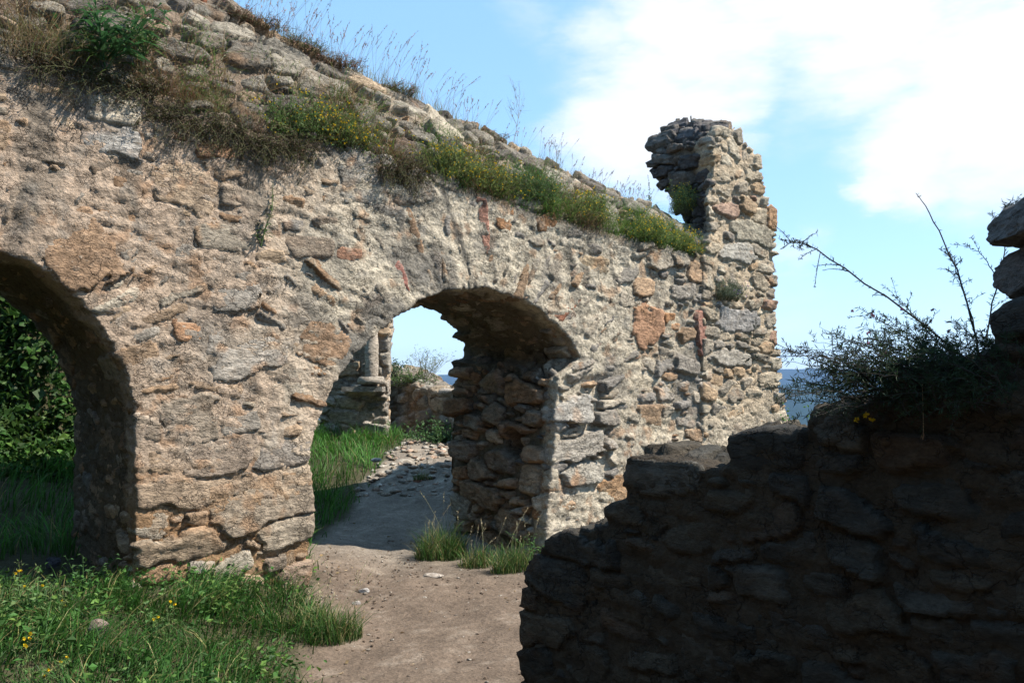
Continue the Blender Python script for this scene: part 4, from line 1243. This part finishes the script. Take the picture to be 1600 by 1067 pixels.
leafy('broad_leaved_weed', lp(165, 112, -.04), 20, .28, .14, .44, (.05, .125, .045), 'dark green weed with long pointed leaves on the ledge, top left', 'weed', .13)
leafy('broad_leaved_weed', lp(225, 90, .02), 13, .17, .16, .34, (.09, .15, .05), 'slimmer pointed-leaved weed just right of the large one on the ledge', 'weed', .1)
leafy('wall_weed', aw(408, 385, -.03), 12, .09, .25, .34, (.085, .13, .05), 'small leafy weed sprouting from the face of the wall', 'weed', .035, stems=3)
leafy('wall_weed', aw(425, 330, -.03), 9, .05, .25, .22, (.11, .15, .06), 'thin yellowish weed above the one on the wall face', 'weed', .03, stems=2)
flower_clump('grey_green_bush', aw(1135, 470, -.04), .42, .24, 170, 'grey-green bush with mauve flowers rooted in the fissure of the stump', 'bush', None, col=(.12, .15, .10), alt=(.16, .2, .13), fl=18, flcol=(.4, .25, .5))
SUNNY_BUSH = aw(1252, 664, -.25)

# crest grasses, individually
crest_lab = ['at the top edge of the picture', 'above the upper rubble blocks', 'on the highest visible blocks', 'just right of the highest blocks', 'above the reddish stonecrop', 'tallest, with feathery heads',
             'leaning right with long heads', 'above the cream block', 'left of the tall dead stalk', 'right of the tall dead stalk', 'above the rounded crest blocks', 'short one before the long crest block',
             'beyond the long crest block', 'sparse, halfway to the stump', 'last one before the stump']
for i, (px, py, h) in enumerate([(375, 30, .2), (415, 48, .26), (455, 68, .3), (500, 92, .26), (545, 112, .28), (590, 135, .34), (640, 155, .3), (690, 182, .3), (735, 205, .22), (800, 236, .2), (855, 262, .24), (890, 278, .18), (930, 298, .16), (970, 315, .16), (1000, 328, .2)]):
    tuft('crest_grass', lp(px, py, OC - .02), 130, h * .8, .2, (.17, .19, .09), DRY, .4, 'wispy grass on the crest of the wall, ' + crest_lab[i], 'grass tuft', 'wispy grasses on the crest', .003, .6, seeds=20 if i not in (9, 11) else 8, seedcol=(.34, .26, .24), stalk=1.1)
for (px, py, w, lab) in [(395, 40, .5, 'reddish stonecrop mat at the top of the crest'), (520, 105, .5, 'reddish low mat on the crest under the wispy grasses'), (470, 80, .4, 'low green mat on the crest'), (760, 222, .4, 'low mat on the crest near the tall dead stalk'), (620, 150, .35, 'low mat with tiny blooms above the cream block')]:
    flower_clump('crest_mat', lp(px, py, OC - .05), w, .1, 130, lab, 'plant', 'low mats on the crest', col=(.14, .08, .05) if 'red' in lab else (.12, .14, .06), alt=(.2, .09, .06), fl=12, flcol=(.5, .3, .3), down=.5, leafl=.014)


def stalk(name, px, py, h, label, off, nb=8, col=(.16, .14, .10), leaf=False, lean=0.05):
    p = lp(px, py, off); root = empty(name, tuple(p), label, 'plant'); G = Geo(); G2 = Geo()
    f = np.linspace(0, 1, 8)[:, None]
    P = p + (DW * lean + np.array([0, 0, 1])) * h * f + DW * .04 * np.sin(f * 3)
    tube(G, P, .003, .001, col, 4)
    for i in range(nb):
        q = rng.uniform(.25, .95); b = np.array([np.interp(q, f[:, 0], P[:, c]) for c in range(3)])
        d = DW * rng.choice([-1, 1]) * rng.uniform(.5, 1) + NW * rng.normal(0, .3) + np.array([0, 0, 1.0])
        ln = h * rng.uniform(.2, .45) * (1.1 - q * .6)
        g = np.linspace(0, 1, 5)[:, None]; PB = b + d * ln * g * .7 + np.array([0, 0, 1]) * ln * .3 * g ** 2
        tube(G, PB, .0018, .0006, col, 3)
        for j in range(3):
            e = PB[rng.integers(2, 5)]; tube(G, np.array([e, e + (d * .5 + rng.normal(0, .5, 3)) * ln * .25, e + (d + rng.normal(0, .5, 3)) * ln * .4]), .001, .0005, col, 3)
            leaves(G2, e[None] + rng.normal(0, .01, (4, 3)), rng.normal(0, 1, (4, 3)) + [0, 0, 1], np.full(4, .014), np.full(4, .005), cvar(col, 4, .2))
    if leaf:
        k = 60; q = rng.uniform(.05, 1, k); PP = np.stack([np.interp(q, f[:, 0], P[:, c]) for c in range(3)], -1)
        a = rng.uniform(0, 6.28, k); leaves(G2, PP, np.stack([np.cos(a), np.sin(a), np.full(k, .5)], -1), .05 * (1.1 - q), np.full(k, .012), cvar((.13, .17, .10), k, .2))
    G.part('stems', M_STEM, root); G2.part('foliage', M_LEAF, root)


stalk('dead_stalk', 800, 235, .72, 'tall bare branching dead stalk standing up from the crest', OC, 9, (.24, .22, .18), lean=.12)
stalk('dead_stalk', 865, 268, .28, 'short branching stalk on the crest right of the tall one', OC, 6, (.2, .2, .16))
stalk('leafy_spike', 1012, 330, .42, 'upright leafy spike standing left of the stump', OC, 0, (.12, .14, .08), True, 0)

# tufts at the pier feet and path side
def gp(px, py, z=None):
    d = px_dir(px, py); D = 5.0
    for _ in range(40):
        p = EYE + d * D; D += (p[2] - float(gz(np.array([p[0]]), np.array([p[1]]))[0])) / max(-d[2], .02) * .7
    return EYE + d * D


for (px, py, n, h, sp, lab) in [(690, 872, 900, .46, .28, 'long grass tuft at the left foot of the right pier'), (745, 885, 420, .28, .2, 'short grass below the broken jamb'), (800, 893, 600, .36, .22, 'pale-tipped grass tuft in front of the right pier'),
                                (520, 1000, 700, .3, .2, 'sunlit dry grass tuft where the left pier meets the path'), (480, 985, 520, .28, .2, 'dry grass tuft at the corner of the left pier'), (660, 748, 160, .14, .12, 'little grass tuft on the far side of the path')]:
    tuft('grass_tuft', gp(px, py), n, h, sp, (.05, .115, .022), YEL, .3, lab, 'grass tuft', 'grass tufts beside the path', .0055, .8, seeds=8, seedcol=PALE)
leafy('leafy_weed', gp(835, 880), 10, .08, .4, .3, (.07, .15, .04), 'bright leafy weed against the foot of the right pier', 'weed', .08, stems=5)
leafy('leafy_weed', gp(345, 965), 12, .07, .45, .34, (.13, .22, .05), 'tall pale green weed in front of the left pier', 'weed', .09, stems=6)
leafy('leafy_weed', gp(40, 985), 8, .1, .5, .3, (.10, .17, .06), 'broad-leaved weed with yellow buds at the left edge', 'weed', .1, stems=5)
leafy('leafy_weed', gp(130, 930), 9, .08, .5, .3, (.05, .11, .035), 'dark leafy weed at the shaded mouth of the left arch', 'weed', .1, stems=5)
leafy('leafy_weed', gp(245, 1000), 9, .07, .45, .22, (.08, .15, .045), 'low leafy weed in the middle of the foreground grass', 'weed', .12, stems=6)
for (px, py, lab) in [(30, 900, 'small yellow flower at the far left of the grass'), (80, 930, 'small yellow flower near the left arch'), (40, 1020, 'small yellow flower low at the left'), (85, 1030, 'small yellow flowers at the bottom left'), (250, 965, 'single yellow flower in front of the left pier')]:
    p = gp(px, py + 60); flower_clump('meadow_flower', p, .1, .3, 9, lab, 'flower', 'yellow meadow flowers', col=(.1, .17, .05), fl=2, down=0, fsize=.012)
# plants at the ruins behind
def bush(name, p, w, h, n, leaf, col, label, cat='bush', kind=None, up=.5, group=None):
    root = empty(name, tuple(p), label, cat, group); G, Gs = Geo(), Geo(); p = np.asarray(p, float)
    for i in range(n // 30):
        d = rng.normal(0, 1, 3) * [w * .3, w * .2, h * .2]; e = p + d + [0, 0, h * rng.uniform(.3, .9)]
        f = np.linspace(0, 1, 4)[:, None]; P = p + (e - p) * f; tube(Gs, P, .006, .002, (.1, .09, .06), 3)
        k = 30; q = rng.uniform(.3, 1.1, k)[:, None]; leaves(G, p + (e - p) * q + rng.normal(0, .05, (k, 3)) * w, rng.normal(0, 1, (k, 3)) + [0, 0, up], rng.uniform(.7, 1.3, k) * leaf, rng.uniform(.35, .5, k) * leaf, cvar(col, k, .35))
    Gs.part('stems', M_STEM, root); G.part('foliage', M_LEAF, root)
    return root


_b = SUNNY_BUSH.copy(); _z = float(gz(_b[:1], _b[1:2])[0]); _h = _b[2] - _z; _b[2] = _z - .02
bush('sunlit_bush', _b, .55, _h * 1.0, 2600, .055, (.10, .2, .04), 'sunlit green bush right of the stump, its top showing above the near wall')
bush('low_bush', px_at(612, 592, 14.2), .7, .35, 900, .05, (.07, .12, .05), 'dark bush growing over the left end of the parapet')
bush('low_bush', px_at(645, 603, 13.8), .6, .22, 600, .05, (.10, .15, .05), 'lighter low bush on top of the parapet')
bush('leafy_weed', px_at(620, 715, 12.6), .8, .45, 1200, .05, (.09, .17, .05), 'green weeds at the foot of the ruined pier', 'weed')
bush('leafy_weed', px_at(690, 700, 12.2), .7, .4, 900, .06, (.07, .14, .05), 'broad-leaved weeds at the foot of the parapet', 'weed')
sh = empty('twiggy_shrub', tuple(px_at(662, 605, 14)), 'thin twiggy shrub rising above the parapet against the sky', 'shrub')
G, G2 = Geo(), Geo(); b0 = px_at(662, 606, 14)
for i in range(16):
    d = np.array([rng.normal(.02, .22), rng.normal(0, .15), rng.uniform(.35, .62)]); f = np.linspace(0, 1, 6)[:, None]
    P = b0 + d * f + np.array([d[0], 0, 0]) * .3 * f ** 2; tube(G, P, .006, .002, (.16, .15, .1), 3)
    for j in range(6):
        q = rng.uniform(.3, 1); b = b0 + d * q + np.array([d[0], 0, 0]) * .3 * q * q; e = b + np.array([rng.normal(0, .09), rng.normal(0, .05), rng.uniform(.05, .16)])
        tube(G, [b, (b + e) / 2 + rng.normal(0, .01, 3), e], .003, .0015, (.16, .15, .1), 3)
        leaves(G2, e + rng.normal(0, .025, (5, 3)), rng.normal(0, 1, (5, 3)) + [0, 0, .5], np.full(5, .04), np.full(5, .012), cvar((.2, .24, .13), 5, .2))
G.part('stems', M_STEM, sh); G2.part('foliage', M_LEAF, sh)

# ---- ivy and brambles on the bank behind the left arch
def ivy_bank():
    n = 90000
    t = rng.uniform(-6.5, 1.2, n); w = rng.uniform(3.0, 8.5, n)
    x = P0[0] + DW[0] * t + NW[0] * w; y = P0[1] + DW[1] * t + NW[1] * w
    P = np.stack([x, y, 0 * x], -1)
    lump = fbm(P, 1.1, 3, 121)
    thick = (.5 + 1.0 * lump + .35 * fbm(P, 3.2, 2, 131)) * S((w - 3.2) / .9) * S((1.0 - t) / 1.2)
    k = (thick > .05) & (rng.random(n) < .9); x, y, thick, lump = x[k], y[k], thick[k], lump[k]
    z = gz(x, y) + thick * (1 - rng.random(len(x)) ** 2.2 * .7)
    m = len(x); G = Geo()
    hang = np.stack([rng.normal(.3, .6, m), rng.normal(-.6, .6, m), rng.normal(-.3, .6, m)], -1)
    kind_ = S((fbm(P[k], .9, 2, 141) + .05) / .25)
    C = cvar((.042, .105, .020), m, .45, (.085, .16, .032), .3) * (1 - kind_[:, None] * .35)
    Ln = rng.uniform(.035, .085, m) * (1 + .7 * kind_)
    leaves(G, np.stack([x, y, z], -1), hang, Ln, Ln * rng.uniform(.7, .95, m), C, .15)
    return G


o = ivy_bank().obj('ivy', M_LEAF)
tag(o, 'dense ivy and bramble covering the bank seen through the left arch', 'ivy', kind='stuff')

# ---- the arching spiny shrub over the near wall
def fg_shrub():
    base = FG0 + FGD * fp(1545, 590, .3)[0] + FGN * .3; base[2] = fp(1545, 590, .3)[1]
    D0 = (base - EYE) @ np.array([0, 1, 0])
    root = empty('arching_shrub', tuple(base), 'spiny shrub with long arching bare branches on the near wall, against the sky', 'shrub')
    Gs, Gl, Gf = Geo(), Geo(), Geo()
    dark = (.045, .04, .035)

    def fgd(px, py): return on_plane(min(px, 1640), py, FG0, FGN, 0)[1]

    def branch(pts, dd, r=.0042, nl=60, ll=.022, sub=0, lc=(.028, .042, .027), flat=False):
        m = len(pts); q = np.linspace(0, 1, m)
        P = np.array([at_depth(px, py, D0 + dd * (1 if flat else qq) + .03 * math.sin(5 * qq + px)) for (px, py), qq in zip(pts, q)])
        f = np.linspace(0, 1, 16)
        # smooth interpolation through the points
        Pi = np.stack([np.interp(f, q, P[:, c]) for c in range(3)], -1)
        for _ in range(2): Pi[1:-1] = (Pi[:-2] + 2 * Pi[1:-1] + Pi[2:]) / 4
        Pi[1:-1] += rng.normal(0, .0025, (14, 3))
        tube(Gs, Pi, r, r * .3, dark, 5)
        k = nl; g = rng.uniform(.12, 1, k) ** .8; PP = np.stack([np.interp(g, f, Pi[:, c]) for c in range(3)], -1)
        tg = Pi[-1] - Pi[0]; tg /= np.linalg.norm(tg)
        dr = rng.normal(0, 1, (k, 3)); dr -= np.outer(dr @ tg, tg) * .7; dr /= np.linalg.norm(dr, axis=1)[:, None]; dr += tg * .55
        leaves(Gl, PP, dr, rng.uniform(.5, 1.3, k) * ll, np.full(k, .0035), cvar(lc, k, .3), .1)
        for s in range(sub):
            g = rng.uniform(.25, .97); b = np.array([np.interp(g, f, Pi[:, c]) for c in range(3)])
            d = rng.normal(0, 1, 3) * .5 + tg * .6 + np.array([0, 0, .25]); d /= np.linalg.norm(d); ln = rng.uniform(.04, .13) * (1.2 - g * .5)
            Q = np.array([b + d * ln * h + np.array([0, 0, -.25]) * ln * h * h for h in np.linspace(0, 1, 5)])
            tube(Gs, Q, r * .4, r * .2, dark, 3)
            kk = 14; h = rng.uniform(.1, 1, kk); QQ = np.stack([np.interp(h, np.linspace(0, 1, 5), Q[:, c]) for c in range(3)], -1)
            leaves(Gl, QQ, rng.normal(0, 1, (kk, 3)) + d, rng.uniform(.5, 1.2, kk) * ll * .8, np.full(kk, .003), cvar(lc, kk, .3), .1)
        return Pi
    branch([(1545, 590), (1500, 555), (1440, 500), (1370, 455), (1300, 405), (1260, 380), (1240, 376), (1224, 388)], -.15, .0042, 110, .017, 16)
    branch([(1535, 590), (1520, 500), (1495, 420), (1465, 360), (1445, 320), (1431, 302)], .05, .0038, 14, .015, 0)
    branch([(1535, 590), (1520, 500), (1495, 420), (1480, 390)], .05, .003, 50, .022, 14)
    branch([(1530, 590), (1545, 500), (1565, 420), (1575, 350), (1570, 320)], .1, .0035, 80, .022, 16)
    branch([(1572, 345), (1580, 322), (1592, 314)], .1, .002, 24, .016, 2)
    branch([(1560, 440), (1535, 395), (1508, 382)], .1, .002, 30, .018, 2)
    branch([(1572, 370), (1555, 340), (1548, 335)], .1, .0018, 16, .016, 1)
    for (tipx, tipy, mx, my, dd, nl, sub) in [(1160, 560, 1330, 560, -.3, 90, 14), (1150, 600, 1320, 625, -.35, 90, 12), (1165, 520, 1330, 590, -.25, 90, 12), (1285, 520, 1400, 560, -.2, 70, 10),
                                              (1340, 480, 1430, 540, -.1, 70, 12), (1395, 460, 1460, 530, 0, 60, 10), (1320, 545, 1420, 570, -.2, 70, 12), (1230, 620, 1380, 610, -.3, 70, 10),
                                              (1270, 650, 1400, 625, -.3, 60, 10), (1375, 490, 1450, 550, 0, 60, 12), (1430, 510, 1480, 550, .1, 60, 10), (1260, 560, 1400, 590, -.25, 80, 12), (1300, 600, 1420, 600, -.15, 80, 14),
                                              (1360, 530, 1450, 570, -.1, 80, 12), (1400, 500, 1470, 560, .1, 70, 12), (1205, 545, 1350, 575, -.25, 70, 10), (1315, 640, 1430, 620, -.2, 80, 12)]:
        branch([(1540 + rng.normal(0, 12), 600), ((1540 + mx) / 2, (598 + my) / 2 - 6), (mx, my), ((mx + tipx) / 2, (my + tipy) / 2 - 5), (tipx, tipy)], dd, .0028, nl, .018, sub)
    # dense body of the shrub lying on the wall
    for i in range(260):
        px = rng.uniform(1350, 1600); py = 560 + rng.uniform(0, 75) + max(0, (1470 - px)) * .12
        tx = px + rng.normal(-60, 60); ty = py + rng.normal(-18, 30)
        branch([(px, py + 15), ((px + tx) / 2, (py + ty) / 2 - 8), (tx, ty)], fgd(px, py) - D0 + rng.uniform(-.12, .12), .0018, 40, .026, 1, (.03, .055, .025), flat=True)
    for i in range(14):   # purple buds
        px, py = rng.uniform(1330, 1490), rng.uniform(478, 560)
        p = at_depth(px, py, D0 - .1); m = 8
        leaves(Gf, np.tile(p, (m, 1)), rng.normal(0, 1, (m, 3)), np.full(m, .009), np.full(m, .007), cvar((.22, .10, .16), m, .2))
    for (px, py) in [(1338, 655), (1353, 648), (1362, 655)]:
        p = at_depth(px, py, D0 - .12); m = 12
        leaves(Gf, np.tile(p, (m, 1)), rng.normal(0, 1, (m, 3)), np.full(m, .013), np.full(m, .010), cvar((.6, .42, .02), m, .2))
    Gs.part('branches', M_STEM, root); Gl.part('foliage', M_LEAF, root); tag(Gf.part('flowers', M_PETAL, root), kind='stuff')
    p = at_depth(1441, 600, D0 - .2); st = empty('dry_stalk', tuple(p), 'single pale straw hanging down before the shaded wall', 'straw')
    G = Geo(); tube(G, [p, p + [0.001, 0, -.07], p + [0, 0, -.17]], .0012, .001, (.3, .22, .14), 3)
    leaves(G, np.tile(p + [0, 0, -.15], (6, 1)), rng.normal(0, .2, (6, 3)) + [0, 0, -1], np.full(6, .03), np.full(6, .004), cvar((.3, .18, .1), 6)); G.part('stem', M_STEM, st)


fg_shrub()

# ------------------------------------------------------------------ stones lying about
for i, (px, py, sx, sz_, col, lab) in enumerate([
    (676, 900, .095, .022, (.36, .31, .26), 'flat pale stone on the path below the right pier'),
    (664, 935, .04, .012, (.34, .3, .25), 'small flat stone below the flat pale one'),
    (568, 924, .045, .025, (.40, .37, .34), 'pale stone by the left edge of the path'),
    (556, 944, .042, .022, (.42, .38, .34), 'light round stone beside the sunlit grass tuft'),
    (578, 812, .03, .012, (.38, .35, .3), 'small stone on the path under the arch'),
    (690, 707, .10, .035, (.36, .26, .2), 'reddish stone lying by the far wall'),
    (663, 700, .12, .05, (.27, .25, .22), 'grey stone by the far wall'),
    (587, 719, .07, .03, (.45, .43, .4), 'pale stone at the foot of the ruined pier'),
    (652, 752, .05, .03, (.40, .22, .16), 'small brick-red stone on the rocky part of the path'),
    (155, 1000, .07, .055, (.30, .22, .19), 'brownish stone half hidden in the foreground grass'),
    (82, 893, .06, .045, (.10, .10, .12), 'dark rounded stone in the shade of the left arch')]):
    p = gp(px, py); p[2] += sz_ * .25 + (.05 if px < 200 else 0)
    rock_thing('loose_stone', tuple(p), (sx, sx * .7, sz_), 300 + i, lab, 'stone', col, 'loose stones on the ground', 3, rng.uniform(-.5, .5))


def scatter_rocks(name, n, xr, yr, size, cols, label, cond):
    x = rng.uniform(*xr, n); y = rng.uniform(*yr, n); k = cond(x, y) & ~in_wall(x, y); x, y = x[k], y[k]; n = len(x)
    V0, F0 = rock((0, 0, 0), (1, .8, .45), 5, 1, amp=.5)
    sz2 = size[0] + (size[1] - size[0]) * rng.random(n) ** 3.0; a = rng.uniform(0, 6.28, n)
    V = V0[None] * sz2[:, None, None] * rng.uniform(.6, 1.3, (n, 1, 3)); c, s = np.cos(a)[:, None], np.sin(a)[:, None]
    X = V[..., 0] * c - V[..., 1] * s; Y = V[..., 0] * s + V[..., 1] * c
    P = np.stack([X + x[:, None], Y + y[:, None], V[..., 2] + (gz(x, y) + sz2 * .1)[:, None]], -1).reshape(-1, 3)
    F = (F0[None] + (np.arange(n) * len(V0))[:, None, None]).reshape(-1, 3)
    C = np.array(cols)[rng.integers(0, len(cols), n)] * rng.uniform(.7, 1.3, (n, 1))
    o = link(name, mesh_from(name, P, F, np.repeat(C, len(V0), 0), M_STONE)); tag(o, label, 'gravel', kind='stuff')


scatter_rocks('gravel', 6500, (-1.9, 1.6), (3.2, 8.5), (.003, .022), [(.17, .12, .085), (.24, .2, .16), (.14, .10, .07), (.33, .29, .24), (.15, .11, .08)], 'fine gravel scattered over the dirt path', lambda x, y: path_d(x, y) > .02)
scatter_rocks('rubble', 900, (-2.1, -.4), (9.8, 12.4), (.01, .09), [(.36, .32, .27), (.44, .4, .34), (.3, .24, .18), (.38, .27, .2)], 'pale broken rubble where the path leaves the arch', lambda x, y: path_d(x, y) > -.1)
